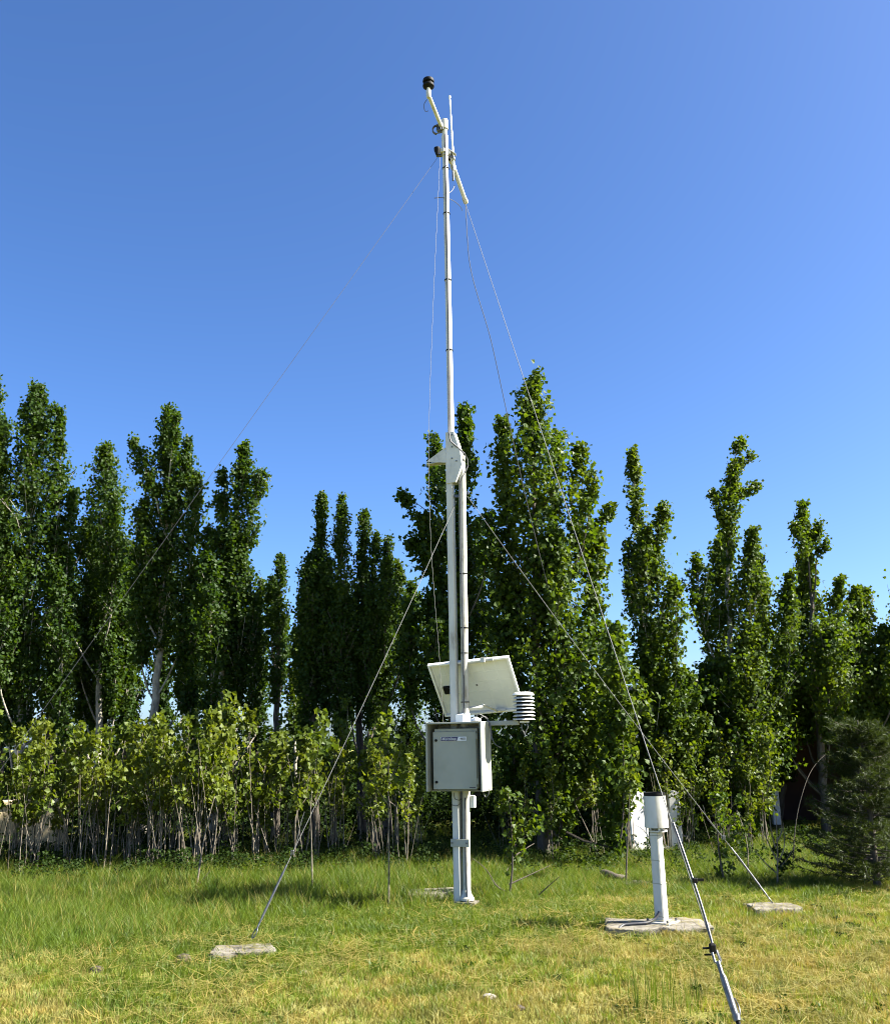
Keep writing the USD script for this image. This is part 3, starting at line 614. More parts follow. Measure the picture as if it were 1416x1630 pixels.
# wind sensor on its boom
w0 = P(701, 203, MY); w1 = C + ray(682, 151) * (w0[2] - C[2]) / ray(682, 151)[2]
ws = Thing('wind_sensor', 'black two-disc wind sensor on a white boom at the mast top', 'wind sensor', w0)
bd = (w1 - w0) / np.linalg.norm(w1 - w0)
ws.add('boom', tube([w0 + [.02, .02, 0], w1 - bd * .04, w1], .025, 14), 'white', smooth=40)
ws.add('boom_clamp', boxm((.09, .07, .10), w0 + [.0, .0, -.005], R, .006), 'galv')
ws.add('elbow', lathe([(0, -.04), (.022, -.038), (.030, -.02), (.030, .055), (.026, .07), (0, .07)], w1, 16), 'white', smooth=40)
ws.add('stem', tube([w1 + [0, 0, .05], w1 + [0, 0, .13]], .017, 12), 'plastic', smooth=40)
hb = w1 + np.array([0, 0, .10])
ws.add('lower_disc', lathe([(0, 0), (.035, 0), (.066, .014), (.07, .028), (.066, .044), (.03, .052), (0, .052)], hb, 24), 'black', smooth=40)
ws.add('upper_disc', lathe([(0, .066), (.03, .066), (.066, .074), (.07, .090), (.064, .112), (.03, .124), (0, .124)], hb, 24), 'black', smooth=40)
for k_ in range(3):
    an = 1.0 + k_ * 2.094
    ws.add('disc_pillar', tube([hb + [.05 * math.cos(an), .05 * math.sin(an), .04], hb + [.05 * math.cos(an), .05 * math.sin(an), .08]], .007, 6), 'black')
ws.add('cable_loop', tube(curve([w1 + [-.02, .05, -.02], w1 + [-.06, .12, -.05], w1 + [-.05, .2, -.06], w1 + [-.01, .24, -.03]], 14), .004, 5), 'cable')
lp = [w0 + np.array([-.05 + .05 * math.cos(a), -.05, -.05 + .055 * math.sin(a)]) for a in np.linspace(0, 11, 40)]
ws.add('cable_coil', tube(np.array(lp) + np.linspace(0, .04, 40)[:, None] * [0, 1, 0], .007, 5), 'cable')

# whip antenna
an0 = P(722, 250, MY + .02)
wa = Thing('whip_antenna', 'thin white whip antenna upright beside the mast top', 'antenna', an0)
at_ = np.array([an0[0] - .035, an0[1], P(718, 152, MY)[2]])
wa.add('rod', tube([an0 + [.0, 0, -.18], at_], [.013, .010], 10), 'plastic', smooth=40)
wa.add('tip_cap', lathe([(0, 0), (.013, 0), (.013, .035), (0, .04)], at_ - [0, 0, .02], 10), 'plastic', smooth=40)
bk = P(712, 238, MY)
wa.add('bracket', join(boxm((.17, .05, .008), (bk + an0) / 2 + [0, 0, .03], np.array([[.77, 0, .64], [0, 1, 0], [-.64, 0, .77]]), .002), boxm((.06, .05, .03), an0 + [-.012, 0, -.03], None, .003)), 'white')
wa.add('bracket_plate', extrude([(0, 0), (.10, 0), (0, .13)], .004)[0] @ np.array([[1, 0, 0], [0, 0, 1], [0, -1, 0]]) * [1, 1, -1] + bk + [.035, .0, -.10] if False else boxm((.05, .004, .10), (bk + an0) / 2 + [0, .02, -.04], np.array([[.77, 0, .64], [0, 1, 0], [-.64, 0, .77]]), 0), 'black')

# ------------------------------------------------------------------ enclosure
EO = P(722.5, 1261, MY - .32)                            # middle of the front lower edge of the hood
en = Thing('equipment_enclosure', 'light grey hooded equipment enclosure with a closed door on the mast', 'enclosure', EO)
W, D, H = .60, .32, .685
def E_(part, size, at, mat='grey_box', bev=.003, **kw): return en.add(part, frame_mesh(boxm(size, at, bev=bev), EO, R), mat, **kw)
E_('hood_side', (.018, D, H), (-W / 2 + .009, D / 2, H / 2))
E_('hood_side', (.018, D, H), (W / 2 - .009, D / 2, H / 2))
E_('hood_top', (W - .040, D, .018), (0, D / 2, H - .009))
E_('hood_back', (W - .040, .010, H - .022), (0, D - .006, H / 2 - .011))
E_('hood_floor', (W - .040, D - .12, .010), (0, .05 + D / 2, .006))
E_('body', (W - .13, D - .095, H - .10), (0, .032 + D / 2, (H - .06) / 2 + .016), bev=.006)
door = E_('door', (W - .13, .018, H - .115), (-.010, .072, (H - .085) / 2 + .006), bev=.004)
def disc(at, r_, t_, n=16):
    m = trimesh.creation.cylinder(r_, t_, sections=n); return np.array(m.vertices)[:, [0, 2, 1]] + np.asarray(at), np.array(m.faces)[:, ::-1]
for z_ in (.505, .092):
    lk = en.add('lock', frame_mesh(disc((-.208, .059, z_), .0135, .012), EO, R), 'black', under=door, smooth=30)
en.add('nameplate', frame_mesh(boxm((.278, .003, .040), (-.018, .0613, .517)), EO, R), 'print_white', under=door)
en.add('nameplate_navy', frame_mesh((lambda m: (np.stack([m[0][:, 0], .0596 - m[0][:, 2], m[0][:, 1]], 1), m[1][:, ::-1] if False else m[1]))(extrude([(-.156, .498), (.020, .498), (.034, .536), (-.150, .536)], .0012)), EO, R), 'navy', under=door)
def lettering(txt, h, x0, z0, y0, mat, shear=0.0, bold=True, width=None):
    m = meshkit.text_mesh(txt, h, .001, bold); v = np.array(m.vertices)
    if width: v[:, 0] *= width / (v[:, 0].max() - v[:, 0].min())
    v[:, 0] += shear * v[:, 1]
    v = np.stack([v[:, 0] + x0, y0 - v[:, 2], v[:, 1] + z0], 1)
    return en.add('lettering', frame_mesh((v, np.array(m.faces)), EO, R), mat, under=door)
lettering('MicroStep', .024, -.143, .506, .0572, 'print_white', .22, False, .150)
lettering('-MIS', .020, .040, .508, .0585, 'print_dark', .0, True, .070)
en.add('rating_plate', frame_mesh(boxm((.062, .001, .010), (.175, .0626, .040)), EO, R), 'print_dark', under=door)
for z_ in (.10, .54):
    E_('hinge', (.014, .014, .06), (W / 2 - .068, .066, z_), bev=.003)
E_('cable_gland', (.05, .05, .05), (.18, .20, -.028), 'black', .008)
for pts in (
    [(.20, .24, .70), (.25, .30, .74), (.31, .27, .66), (.33, .25, .58)], [(.15, .26, .70), (.22, .20, .76), (.29, .26, .70), (.345, .2, .50)],
    [(.33, .25, .58), (.36, .22, .48), (.45, .2, .42)], [(.24, .2, .0), (.27, .2, -.06), (.30, .2, -.02), (.30, .21, .02)]):
    en.add('loose_cable', tube(curve([EO + R @ np.array(q_) for q_ in pts], 16), .0045, 5), 'rope')
en.add('breather', lathe([(0, 0), (.03, 0), (.055, .012), (.05, .03), (.02, .045), (0, .047)], EO + R @ np.array([.17, .24, H]), 18), 'plastic', smooth=40)

# radiation shield on its arm
sc = P(834, 1147, 9.62)
rs = Thing('radiation_shield', 'white stacked-plate radiation shield on a side arm right of the mast', 'radiation shield', sc)
a0 = P(742, 1152.5, MY - .03); a1 = P(826, 1149, 9.63)
aa = math.atan2(a1[1] - a0[1], a1[0] - a0[0])
rs.add('arm', frame_mesh(boxm((np.linalg.norm(a1 - a0), .045, .048), (np.linalg.norm(a1 - a0) / 2, 0, 0), bev=.004), a0, rotz(aa)), 'grey_box')
pz = .0355
for k_ in range(8):
    z_ = .005 + k_ * pz; rr = .116
    if k_ < 7: prof = [(.05, .012), (rr * .80, .010), (rr, -.004), (rr, -.007), (rr * .90, .001), (.05, .006)]; prof = prof[::-1]
    else: prof = [(0, .026), (rr * .70, .024), (rr * .86, .016), (rr, -.004), (rr, -.0075), (rr * .80, .006), (0, .010)][::-1]
    rs.add('shield_plate', lathe(prof, sc + [0, 0, z_ + .008], 32), 'plastic', smooth=35)
rs.add('core', tube([sc + [0, 0, -.005], sc + [0, 0, .25]], .075, 16), 'black', smooth=40)
rs.add('base', tube([sc + [0, 0, -.022], sc + [0, 0, -.002]], .05, 16), 'plastic', smooth=40)
rs.add('sensor_cables', join(*[tube(curve([sc + np.array(q_) for q_ in pts], 14), .006, 6) for pts in ([(-.02, 0, -.02), (-.03, -.02, -.07), (-.005, -.02, -.13), (.0, -.02, -.15)], [(.03, 0, -.02), (.035, -.02, -.06), (.01, -.02, -.11), (-.002, -.02, -.15)])]), 'rope')

# solar panel, its back towards the camera
TL, TR, BR, BL = (P(682, 1058, 9.98), P(815, 1044, 9.68), P(829, 1130, 10.14), P(707, 1140, 10.44))
cx_ = (TL + TR + BR + BL) / 4
ex = ((TR - TL) + (BR - BL)) / 2; wP = np.linalg.norm(ex); ex /= wP
ez = ((TL - BL) + (TR - BR)) / 2; hP = np.linalg.norm(ez - (ez @ ex) * ex); ez = ez - (ez @ ex) * ex; ez /= np.linalg.norm(ez)
ey = np.cross(ez, ex)                                     # towards the front (sunny) side
RP = np.stack([ex, ey, ez], 1)
sp = Thing('solar_panel', 'tilted solar panel seen from its pale back behind the mast', 'solar panel', cx_)
def S_(part, size, at, mat, bev=.0, **kw): return sp.add(part, frame_mesh(boxm(size, at, bev=bev), cx_, RP), mat, **kw)
bs_ = S_('backsheet', (wP - .05, .006, hP - .05), (0, .012, 0), 'backsheet')
S_('glass', (wP - .05, .004, hP - .05), (0, .019, 0), 'cellfront')
for s_ in (-1, 1):
    S_('frame_rail', (wP, .04, .022), (0, 0, s_ * (hP / 2 - .011)), 'alu', .002)
    S_('frame_rail', (.022, .04, hP - .046), (s_ * (wP / 2 - .011), 0, 0), 'alu', .002)
nx, nz = 6, 5
cw, ch = (wP - .08) / nx, (hP - .08) / nz
for a in range(nx):
    for b in range(nz):
        S_('cell', (cw - .006, .0012, ch - .006), (-(wP - .08) / 2 + (a + .5) * cw, .0085, -(hP - .08) / 2 + (b + .5) * ch), 'backcell', under=bs_)
S_('junction_box', (.085, .03, .10), (-wP / 2 + .13, -.008, .0), 'black', .006)
S_('type_label', (.05, .001, .08), (-wP / 2 + .345, .0068, .02), 'grey_box')
S_('type_label', (.018, .001, .022), (-wP / 2 + .47, .0068, .02), 'print_dark')
sp.add('panel_lead', join(tube(curve([cx_ + RP @ np.array(q_) for q_ in ((-wP / 2 + .16, -.02, .03), (-wP / 2 + .21, -.04, .03), (-wP / 2 + .25, -.05, -.0))], 10), .006, 5),
                          tube(curve([cx_ + RP @ np.array(q_) for q_ in ((-wP / 2 + .14, -.02, -.03), (-wP / 2 + .19, -.04, -.04), (-wP / 2 + .26, -.05, -.03))], 10), .006, 5)), 'cable')
# mounting rails
q0 = P(744, 1056, MY + .02); q1 = P(783, 1050, 9.74)
sp.add('mounting_bar', tube([P(728, 1058, MY + .04), q1], .016, 4), 'white')
sp.add('mounting_clip', boxm((.05, .03, .05), P(768, 1051, 9.73), R, .003), 'white')
sp.add('mounting_clip', boxm((.09, .03, .024), P(778, 1050, 9.74), R, .002), 'white')
sp.add('mounting_bar', tube([P(744, 1128, MY - .01), P(768, 1126, 9.86)], .021, 4), 'white')
sp.add('mounting_bar', tube([P(768, 1122, 9.86), P(790, 1131, 10.18)], .014, 4), 'white')
sp.add('mounting_clip', boxm((.11, .04, .028), P(797, 1130, 10.17), R, .002), 'white')

# ------------------------------------------------------------------ guy wires
def wire(name, pts, rad, mat, label, cat, group=None, n=40):
    return single(name, tube(curve(pts, n), rad, 6), mat, label, cat, group, smooth=60)


def anchored(name, label, top, anchor_px, gz, Rr, slack=.05, tb=.55, mat='rope', group=None, splice=.13):
    """A guy from the mast lug to an eye at the ground, with a turnbuckle and its loose end."""
    g = on_ground(G(*anchor_px), gz); t = Thing(name, label, 'guy wire', g, group)
    d = top - g; L = np.linalg.norm(d); d /= L
    s = np.linspace(0, 1, 30)[:, None]; e = g + d * tb
    line = e + (top - e) * s; line[:, 2] -= (slack * 4 * s * (1 - s))[:, 0]
    t.add('rope', tube(line, Rr, 6), mat, smooth=60)
    t.add('turnbuckle', join(tube([g + d * .10, g + d * .2], .008, 6), tube([g + d * (.2), g + d * (.2 + (tb - .24) * .98)], .0105, 8), tube([g + d * (tb - .06), g + d * (tb + .02)], .008, 6)), 'galv', smooth=50)
    t.add('eye', ring(g + d * .055, .04, .009, axis=np.stack([np.cross(d, [0, 0, 1]), np.cross(np.cross(d, [0, 0, 1]), d), d], 1)), 'galv', smooth=60)
    sd_ = np.cross(d, [0, 1, 0])
    k = g + d * (tb + splice)
    t.add('rope_clip', boxm((.03, .03, .04), k, bev=.004), 'galv')
    t.add('loose_end', tube(curve([e, e + d * .25 + sd_ * .012, e + d * .34 + sd_ * .03 + [0, 0, .03], e + d * .40 + sd_ * .02 + [0, 0, .09]], 12), Rr * .8, 5), mat)
    return t


anchored('guy_wire', 'pale guy wire from mid mast to the slab at front left', P(727, 797, MY - .02), (400, 1505), .05, .0033, .03, .62)
anchored('guy_wire', 'guy wire from mid mast to the slab at the right', P(740, 785, MY), (1232, 1446), .03, .0026, .05, .6)
gl = P(698, 248, MY); ga = on_ground(G(-200, 1505))
wire('guy_wire', [gl, ga], .0022, 'cable', 'longest guy wire from mast top running down past the left trees', 'guy wire')
# near right guy, doubled and clipped near its foot
gt = P(716, 250, MY); foot = G(1228, 1790)
foot = on_ground(foot)
gd = (gt - foot); gL = np.linalg.norm(gd); gd /= gL
ng = Thing('guy_wire', 'nearest guy wire with clips and turnbuckle crossing the right foreground grass', 'guy wire', foot)
def on_guy(y):                                            # the point of the guy that is seen at image row y
    lo, hi = 0.0, gL
    for _ in range(40):
        m = (lo + hi) / 2; p = foot + gd * m - C; yy = 815 - F * (p @ up) / (p @ fw)
        lo, hi = (m, hi) if yy > y else (lo, m)
    return foot + gd * lo
gp = lambda y: on_guy(y)
sdg = np.cross(gd, [0, 1, 0]); sdg /= np.linalg.norm(sdg)
upper = gp(1512) + (gt - gp(1512)) * np.linspace(0, 1, 40)[:, None]
ng.add('rope', tube(upper, .0028, 6), 'rope', smooth=60)
ng.add('doubled_end', tube(curve([gp(1512), gp(1450) - sdg * .011, gp(1390) - sdg * .012, gp(1310) - sdg * .008], 20), .0062, 6), 'cable', smooth=60)
ng.add('rope_clip', join(boxm((.025, .025, .025), gp(1403) - sdg * .02, bev=.004), boxm((.05, .012, .012), gp(1403) - sdg * .04)), 'black')
ng.add('rope_clip', join(boxm((.03, .03, .045), gp(1510) + sdg * .004, bev=.006), boxm((.04, .008, .008), gp(1508) + sdg * .03), boxm((.04, .008, .008), gp(1512) + sdg * .028 - [0, 0, .018])), 'black')
ng.add('thimble', tube([gp(1514) - sdg * .012, gp(1530) - sdg * .014, gp(1537), gp(1530) + sdg * .014, gp(1514) + sdg * .012], .007, 6), 'galv', smooth=60)
ng.add('turnbuckle', join(tube([gp(1531), gp(1556)], .011, 8), tube([gp(1552), gp(1558), gp(1612), gp(1618)], [.012, .0165, .0165, .012], 10), tube([gp(1616), gp(1626)], [.020, .018], 8)), 'galv', smooth=50)
ng.add('lower_rod', tube([gp(1624), foot], .011, 8), 'black', smooth=50)
ng.add('loose_wire', tube(curve([gp(1590) - sdg * .02, gp(1605) - sdg * .03 - [0, 0, .02], gp(1618) - sdg * .015], 8), .004, 5), 'cable')
# slack line along the mast and the twisted cable going back
Ys = MY - .14
wire('slack_line', [P(x_, y_, Ys) for x_, y_ in ((700, 250), (697, 315), (692, 420), (687, 540), (683.5, 640), (682, 740), (685, 850), (692, 960), (698, 1030), (702, 1095), (706, 1158))], .0024, 'rope', 'thin slack line hanging just left of the mast', 'line', n=60)
be = P(900, 1040, 13.0); b0 = bm1
mid_ = [b0, P(745, 400, MY + 1.15), P(782, 545, MY + 1.6), P(806, 655, MY + 2.0), P(842, 815, MY + 2.5), be]
wire('aerial_cable', mid_, .0052, 'cable', 'thick twisted cable from the rear boom down into the big poplar', 'cable', n=60)

# ------------------------------------------------------------------ slabs
def slab(label, cpx, L, Wd, H_, rot, mat='concrete', seed=0, sink=.06):
    c = on_ground(G(*cpx)); r = np.random.default_rng(seed)
    m = trimesh.creation.box((L, Wd, H_)); 
    for _ in range(4): m = m.subdivide()
    v = np.array(m.vertices); n = v / np.array([L / 2, Wd / 2, H_ / 2])
    e = np.clip(np.abs(n), 0, 1)
    v *= 1 - .03 * (np.sort(e, 1)[:, -2:-1] ** 8)
    v += (meshkit.fbm(v * 5 + seed * 3, 4)[:, None] - .5) * [.12, .12, .03]
    v = v @ rotz(math.radians(rot)).T + c + [0, 0, H_ / 2 - sink]
    single('concrete_slab', (v, np.array(m.faces)), mat, label, 'slab', smooth=40)
    return c
slabs = [slab('rough concrete anchor slab at front left under the guy wire', (387, 1520), .47, .34, .18, 12, seed=1, sink=.13),
         slab('flat concrete anchor slab at the right under the guy wire', (1230, 1450), .44, .36, .10, 0, seed=2, sink=.05),
         slab('wide concrete footing slab carrying the rain gauge', (1046, 1478), .88, .48, .16, -5, seed=3, sink=.11),
         slab('low concrete slab half hidden in grass behind the mast foot', (690, 1428), .50, .34, .14, 4, seed=4, sink=.06),
         slab('pinkish flat stone slab in the grass just left of the rain gauge post', (1018, 1408), .36, .25, .08, 0, seed=6, sink=.05)]

# ------------------------------------------------------------------ rain gauge
gb = slabs[2] + np.array([0, 0, .05]); gb[0] = G(1045, 1470)[0]
rg = Thing('rain_gauge', 'white rain gauge with black rim on a square white post', 'rain gauge', gb)
RG = rotz(math.radians(-42))
ph = .745
v, f = boxm((.092, .092, ph), (0, 0, ph / 2), bev=.009); top_s = np.where(v[:, 2:] > ph / 2, .92, 1.0); v[:, :2] *= top_s
rg.add('post', (v @ RG.T + gb, f), 'white', smooth=25)
for z_ in (.055, .32, .51, .715):
    s_ = 1 - .08 * z_ / ph
    rg.add('post_joint', frame_mesh(boxm((.0955 * s_, .0955 * s_, .007), (0, 0, z_), bev=.002), gb, RG), 'grey_box')
rg.add('foot_plate', frame_mesh(boxm((.24, .20, .014), (0, 0, .008), bev=.003), gb, RG), 'white_worn')
for sx_ in (-1, 1):
    for sy_ in (-1, 1):
        rg.add('bolt', frame_mesh(trimesh.creation.cylinder(.010, .03, sections=8), gb + RG @ np.array([sx_ * .095, sy_ * .075, .022]), np.eye(3)), 'galv')
rg.add('top_plate', tube([gb + [.02, 0, ph], gb + [.02, 0, ph + .012]], .082, 24), 'white', smooth=30)
for k_ in range(3):
    an = .6 + k_ * 2.094
    rg.add('stand_off', tube([gb + [.015 + .06 * math.cos(an), .06 * math.sin(an), ph + .01], gb + [.015 + .06 * math.cos(an), .06 * math.sin(an), ph + .05]], .009, 8), 'plastic')
cz = ph + .035
rg.add('collector_body', lathe([(0, 0.012), (.098, .012), (.104, 0), (.105, .006), (.0945, .262), (.0945, .268), (.080, .268), (.02, .16), (0, .16)], gb + [.012, 0, cz], 40), 'white', smooth=30)
rg.add('rim', lathe([(.080, .262), (.0935, .2685), (.0935, .296), (.082, .296), (.080, .262)], gb + [.012, 0, cz], 40), 'black', smooth=30)
rg.add('cable', tube(curve([gb + [-.03, -.06, .10], gb + [-.08, -.07, .04], gb + [-.16, -.10, .018], gb + [-.34, -.12, .012], gb + [-.42, -.2, -.02]], 20), .011, 6), 'cable', smooth=60)

# ------------------------------------------------------------------ log, stones, clods
lg = [on_ground(G(x_, y_), .05) for x_, y_ in ((957, 1397), (968, 1400), (982, 1404), (993, 1403))]
single('log', tube(curve(lg, 12), [.03, .045, .05, .052, .05, .05, .045, .045, .04, .035, .03, .02], 8), 'bark_dark', 'short dark log lying in the grass left of the rain gauge', 'log', smooth=60)
def lump(name, px, s, mat, label, cat, seed):
    m = trimesh.creation.icosphere(3, 1.0); v = np.array(m.vertices); v *= (0.75 + .6 * meshkit.fbm(v * 1.6 + seed * 9, 4))[:, None]
    single(name, (v * s + on_ground(G(*px), s[2] * .25), np.array(m.faces)), mat, label, cat, smooth=True)
lump('stone', (778, 1594), np.array([.045, .035, .022]), 'stone', 'pale flat stone in the dry grass at bottom centre', 'stone', 1)
lump('stone', (484, 1552), np.array([.04, .03, .02]), 'stone', 'small pale stone in the short grass left of centre', 'stone', 2)
lump('soil_clod', (153, 1546), np.array([.05, .04, .035]), 'clod', 'dark soil clod in the grass at far left', 'soil clod', 3)
lump('soil_clod', (826, 1611), np.array([.035, .03, .02]), 'clod', 'dark soil clod near the bottom edge right of centre', 'soil clod', 4)
lump('soil_clod', (292, 1530), np.array([.06, .04, .05]), 'clod', 'dark soil clod just left of the front left slab', 'soil clod', 5)

# ------------------------------------------------------------------ grass
def blades(n, h, wd, spread, lean, rng, segs=2, stalk=0.0):
    """A tuft: n tapering blades that bend outwards."""
    b = rng.normal(size=(n, 2)) * spread; az = rng.random(n) * 2 * np.pi
    hh = h * rng.uniform(.55, 1.15, n); ln = lean * rng.uniform(.2, 1.2, n); fa = rng.random(n) * np.pi
    V, Fc, k = [], [], 0
    ts = np.linspace(0, 1, segs + 1)
    for q_ in range(n):
        o = np.array([math.cos(az[q_]), math.sin(az[q_]), 0]); sdv = np.array([math.cos(fa[q_]), math.sin(fa[q_]), 0]) * wd / 2
        c = np.array([[*b[q_], 0]]) + ts[:, None] * [0, 0, hh[q_]] * (1 - .25 * ln[q_] * ts[:, None]) + (ts[:, None] ** 2) * o * hh[q_] * ln[q_]
        wv = (1 - ts ** 1.5)[:, None] * sdv
        pts = np.vstack([np.stack([c - wv, c + wv], 1)[:-1].reshape(-1, 3), c[-1:]])
        fs = []
        for s in range(segs - 1): fs += [[2 * s, 2 * s + 1, 2 * s + 3], [2 * s, 2 * s + 3, 2 * s + 2]]
        fs.append([2 * (segs - 1), 2 * (segs - 1) + 1, 2 * segs])
        V.append(pts); Fc.append(np.array(fs) + k); k += len(pts)
    return np.vstack(V), np.vstack(Fc)


def scatter(name, label, cat, protos_, pos, yaw, scale, idx, tilt=None):
    pi = UsdGeom.PointInstancer.Define(stage, numbered('/World', name)); path = str(pi.GetPath())
    tag(pi.GetPrim(), label, cat, kind='stuff')
    for k, (mesh, mat) in enumerate(protos_):
        m = usdkit.mesh(stage, f'{path}/tuft' + (f'_{k:03d}' if k else ''), mesh, MT[mat])
        pi.GetPrototypesRel().AddTarget(m.GetPath())
    pi.CreatePositionsAttr(Vt.Vec3fArray.FromNumpy(pos.astype(np.float32)))
    pi.CreateProtoIndicesAttr(Vt.IntArray.FromNumpy(idx.astype(np.int32)))
    pi.CreateScalesAttr(Vt.Vec3fArray.FromNumpy(scale.astype(np.float32)))
    h = yaw / 2
    pi.CreateOrientationsAttr(Vt.QuathArray([Gf.Quath(float(math.cos(a)), 0, 0, float(math.sin(a))) for a in h]))


BX = np.array([(-300, 1550), (0, 1538), (330, 1498), (470, 1476), (600, 1466), (700, 1462), (850, 1450), (960, 1432), (1100, 1434), (1190, 1432), (1230, 1418), (1330, 1412), (1416, 1392), (1700, 1385)], float)
bw = np.array([G(*p_)[:2] for p_ in BX])
def edge_y(x): return np.interp(x, bw[:, 0], bw[:, 1])   # where the mown lawn ends and the tall grass begins


def clear(pos, m=.0):
    k = np.ones(len(pos), bool)
    for c, (lx, ly) in zip(slabs, ((.22, .15), (.20, .16), (.44, .24), (.22, .14), (.15, .1))):
        k &= ~((np.abs(pos[:, 0] - c[0]) < lx + m) & (np.abs(pos[:, 1] - c[1]) < ly + m))
    return k


def field(n, y0, y1, rng, side=1.2):
    y = np.sqrt(rng.uniform(y0 ** 2, y1 ** 2, n)); x = rng.uniform(-1, 1, n) * (.52 * y + side)
    return np.stack([x, y, ground_z(x, y)], 1)


rg_ = np.random.default_rng(99)
short = [(blades(16, .060, .0066, .034, .75, np.random.default_rng(k)), 'grass_short') for k in range(4)]
dry = [(blades(16, .055, .0058, .036, 1.0, np.random.default_rng(20 + k)), 'grass_dry') for k in range(3)]
green = [(blades(14, .078, .0070, .032, .65, np.random.default_rng(30 + k)), 'grass_tall') for k in range(2)]
pos = field(30000, 5.0, 11.8, rg_)
pos = pos[(pos[:, 1] < edge_y(pos[:, 0]) + rg_.normal(size=len(pos)) * .12) & clear(pos, -.045)]
dn = meshkit.fbm(pos * [.9, .9, 0] + [3, 7, 0], 4, 3); dn2 = meshkit.fbm(pos * [2.4, 2.4, 0], 3, 8)
dryness = dn * .7 + dn2 * .3 + np.clip((7.6 - pos[:, 1]) / 10, -.2, .16) + np.clip(pos[:, 0] / 30, -.06, .1)
pdry = np.clip((dryness - .405) / .28, .10, .85); pgreen = np.clip((.50 - dryness) / .25, .03, .7)
u_ = rg_.random(len(pos))
cls = np.where(u_ < pdry, 1, np.where(u_ > 1 - pgreen * (1 - pdry), 2, 0))
for c, (nm, lab, pr) in enumerate((('mown_grass', 'short yellow-green mown grass across the foreground', short), ('dry_grass', 'dry straw-coloured grass patches in the mown foreground', dry), ('green_grass_patches', 'fresher green grass patches within the mown foreground', green))):
    k = cls == c; n = int(k.sum())
    s = rg_.uniform(.65, 1.35, (n, 1)) * np.array([1, 1, 1.0]); s[:, 2] *= rg_.uniform(.7, 1.3, n)
    scatter(nm, lab, 'grass', pr, pos[k], rg_.uniform(0, 2 * np.pi, n), s, rg_.integers(0, len(pr), n))

tall = [(blades(15, .30, .0070, .055, .65, np.random.default_rng(50 + k), 3), 'grass_tall') for k in range(4)]
tall += [(blades(9, .38, .0050, .06, .6, np.random.default_rng(60 + k), 3), 'grass_dry') for k in range(1)]
pos = field(26000, 7.4, 17.0, rg_, 1.6)
ed = edge_y(pos[:, 0]) + rg_.normal(size=len(pos)) * .06
pos_ok = (pos[:, 1] > ed) & clear(pos, -.03); pos, ed = pos[pos_ok], ed[pos_ok]
n = len(pos); hgt = .38 + .62 * meshkit.fbm(pos * [1.1, 1.1, 0], 3, 12)
hgt *= np.clip(.45 + (pos[:, 1] - ed) / 1.2, .45, 1) * np.where(pos[:, 0] > .6, .72, 1.0)
hgt *= np.where((np.abs(pos[:, 0] - MX) < .35) & (np.abs(pos[:, 1] - MY + .25) < .4), .45, 1)
s = np.ones((n, 3)) * rg_.uniform(.8, 1.2, (n, 1)); s[:, 2] = hgt * rg_.uniform(.7, 1.15, n)
ix = rg_.integers(0, 4, n); ix[rg_.random(n) < .16] = 4
scatter('tall_grass', 'tall uncut green grass between the lawn and the saplings', 'grass', tall, pos, rg_.uniform(0, 2 * np.pi, n), s, ix)

# weeds and undergrowth at the foot of the thicket and under the trees
def clump(nl, rad, h, leaf, seed):
    r = np.random.default_rng(seed); p = r.normal(size=(nl, 3)) * [rad, rad, 0]; p[:, 2] = r.random(nl) ** .8 * h
    p[:, :2] *= (1 - .5 * p[:, 2:] / h); return leaves(p, leaf, r, None, .9, .1)
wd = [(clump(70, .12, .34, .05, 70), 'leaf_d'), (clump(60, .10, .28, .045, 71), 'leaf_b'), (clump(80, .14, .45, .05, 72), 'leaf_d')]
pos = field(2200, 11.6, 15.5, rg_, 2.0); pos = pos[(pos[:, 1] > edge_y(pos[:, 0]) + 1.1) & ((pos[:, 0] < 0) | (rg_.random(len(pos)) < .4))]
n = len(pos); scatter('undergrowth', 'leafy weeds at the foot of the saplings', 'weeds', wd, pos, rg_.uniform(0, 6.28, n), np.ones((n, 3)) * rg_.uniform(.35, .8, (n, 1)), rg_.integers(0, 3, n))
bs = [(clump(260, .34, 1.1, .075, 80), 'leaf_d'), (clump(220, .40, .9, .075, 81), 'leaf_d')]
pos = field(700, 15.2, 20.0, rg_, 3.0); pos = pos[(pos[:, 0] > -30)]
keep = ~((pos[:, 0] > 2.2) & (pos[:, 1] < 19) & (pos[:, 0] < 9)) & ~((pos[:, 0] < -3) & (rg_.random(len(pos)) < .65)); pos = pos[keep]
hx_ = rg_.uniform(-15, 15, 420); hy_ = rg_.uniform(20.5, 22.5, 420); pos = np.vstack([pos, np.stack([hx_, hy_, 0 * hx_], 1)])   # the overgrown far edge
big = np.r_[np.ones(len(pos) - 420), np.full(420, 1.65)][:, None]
n = len(pos); scatter('thicket_shrubs', 'dark shrubby growth deep under the poplars', 'shrubs', bs, pos, rg_.uniform(0, 6.28, n), np.ones((n, 3)) * big * rg_.uniform(.6, 1.15, (n, 1)), rg_.integers(0, 2, n))

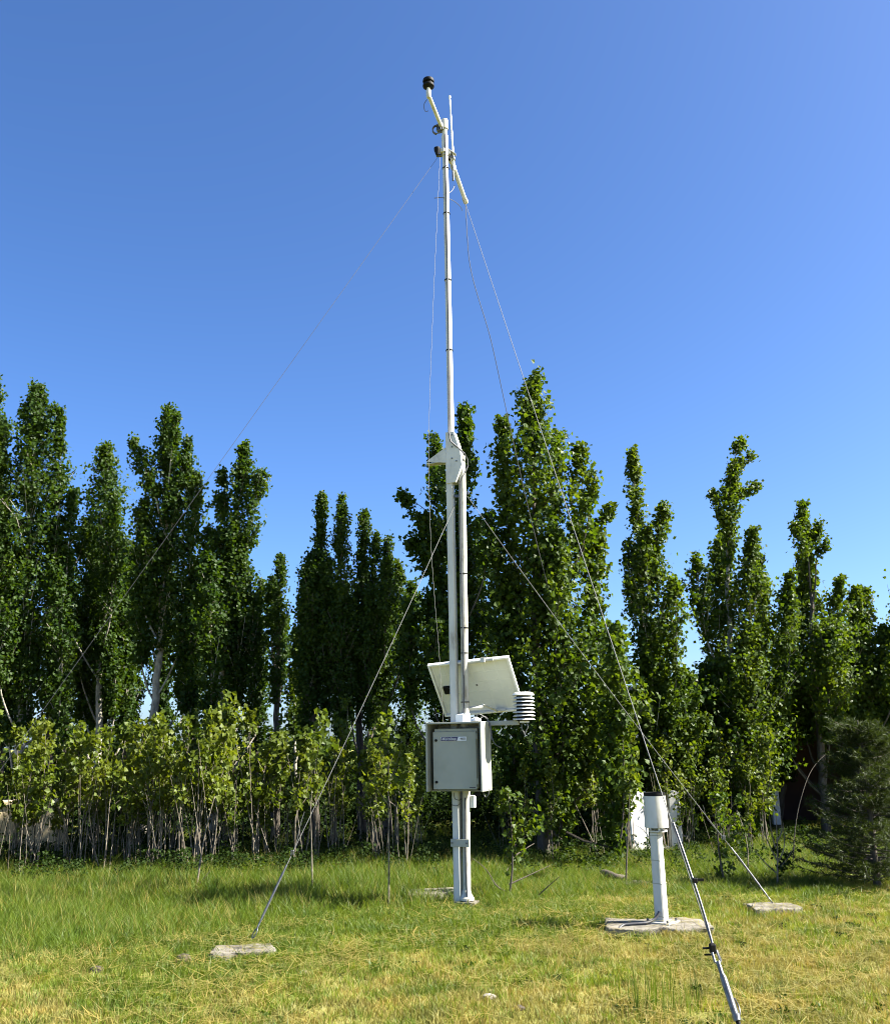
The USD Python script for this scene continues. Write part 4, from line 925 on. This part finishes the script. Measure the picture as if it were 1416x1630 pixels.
lw = [(clump(26, .045, .05, .030, 90), 'leaf_d'), (clump(34, .06, .06, .026, 91), 'leaf_b')]
pos = field(300, 5.2, 10.5, rg_); pos = pos[(pos[:, 1] < edge_y(pos[:, 0])) & clear(pos)]
n = len(pos); scatter('lawn_weeds', 'small dark broad-leaved weeds dotted through the mown grass', 'weeds', lw, pos, rg_.uniform(0, 6.28, n), np.ones((n, 3)) * rg_.uniform(.4, .95, (n, 1)), rg_.integers(0, 2, n))


def lying(seed, n=12):
    r = np.random.default_rng(seed); ms = []
    for _ in range(n):
        p = np.r_[r.normal(size=2) * .10, r.uniform(.03, .06)]; a = r.uniform(0, 6.28); L = r.uniform(.08, .24); d = np.array([math.cos(a), math.sin(a), r.uniform(-.1, .1)])
        w_ = np.cross(d, [0, 0, 1]) * .003; ms.append((np.array([p - w_, p + w_, p + d * L + w_ * .4 + [0, 0, .01], p + d * L - w_ * .4 + [0, 0, .01]]), np.array([[0, 1, 2], [0, 2, 3]])))
    return join(*ms)


st_ = [(lying(95 + k), 'grass_dry') for k in range(3)]
pos = field(900, 5.2, 9.8, rg_); pos = pos[(pos[:, 1] < edge_y(pos[:, 0]) + .3) & clear(pos, -.15)]
pos = pos[meshkit.fbm(pos * [1.3, 1.3, 0] + 11, 3, 4) > .44]
for c, (lx, ly), m_ in zip(slabs[:3], ((.18, .13), (.18, .14), (.40, .2)), (9, 5, 6)):
    e_ = c + rg_.uniform(-1, 1, (m_, 3)) * [lx, ly, 0]; e_[:, 2] = c[2] + .03; e_[:, 1] += .04; pos = np.vstack([pos, e_])
n = len(pos); scatter('cut_straw', 'loose cut straw lying on the mown grass', 'straw', st_, pos, rg_.uniform(0, 6.28, n), np.ones((n, 3)) * rg_.uniform(.7, 1.3, (n, 1)), rg_.integers(0, 3, n))

sk = [(blades(7, .34, .0050, .03, .18, np.random.default_rng(120 + k), 3), 'grass_tall') for k in range(2)]
pos = np.array([on_ground(G(1050 + rg_.normal() * 45, 1612 + rg_.normal() * 10)) for _ in range(16)])
n = len(pos); scatter('seed_stalks', 'upright thin grass stalks at the bottom edge left of the near guy wire', 'grass', sk, pos, rg_.uniform(0, 6.28, n), np.ones((n, 3)) * rg_.uniform(.6, 1.1, (n, 1)), rg_.integers(0, 2, n))
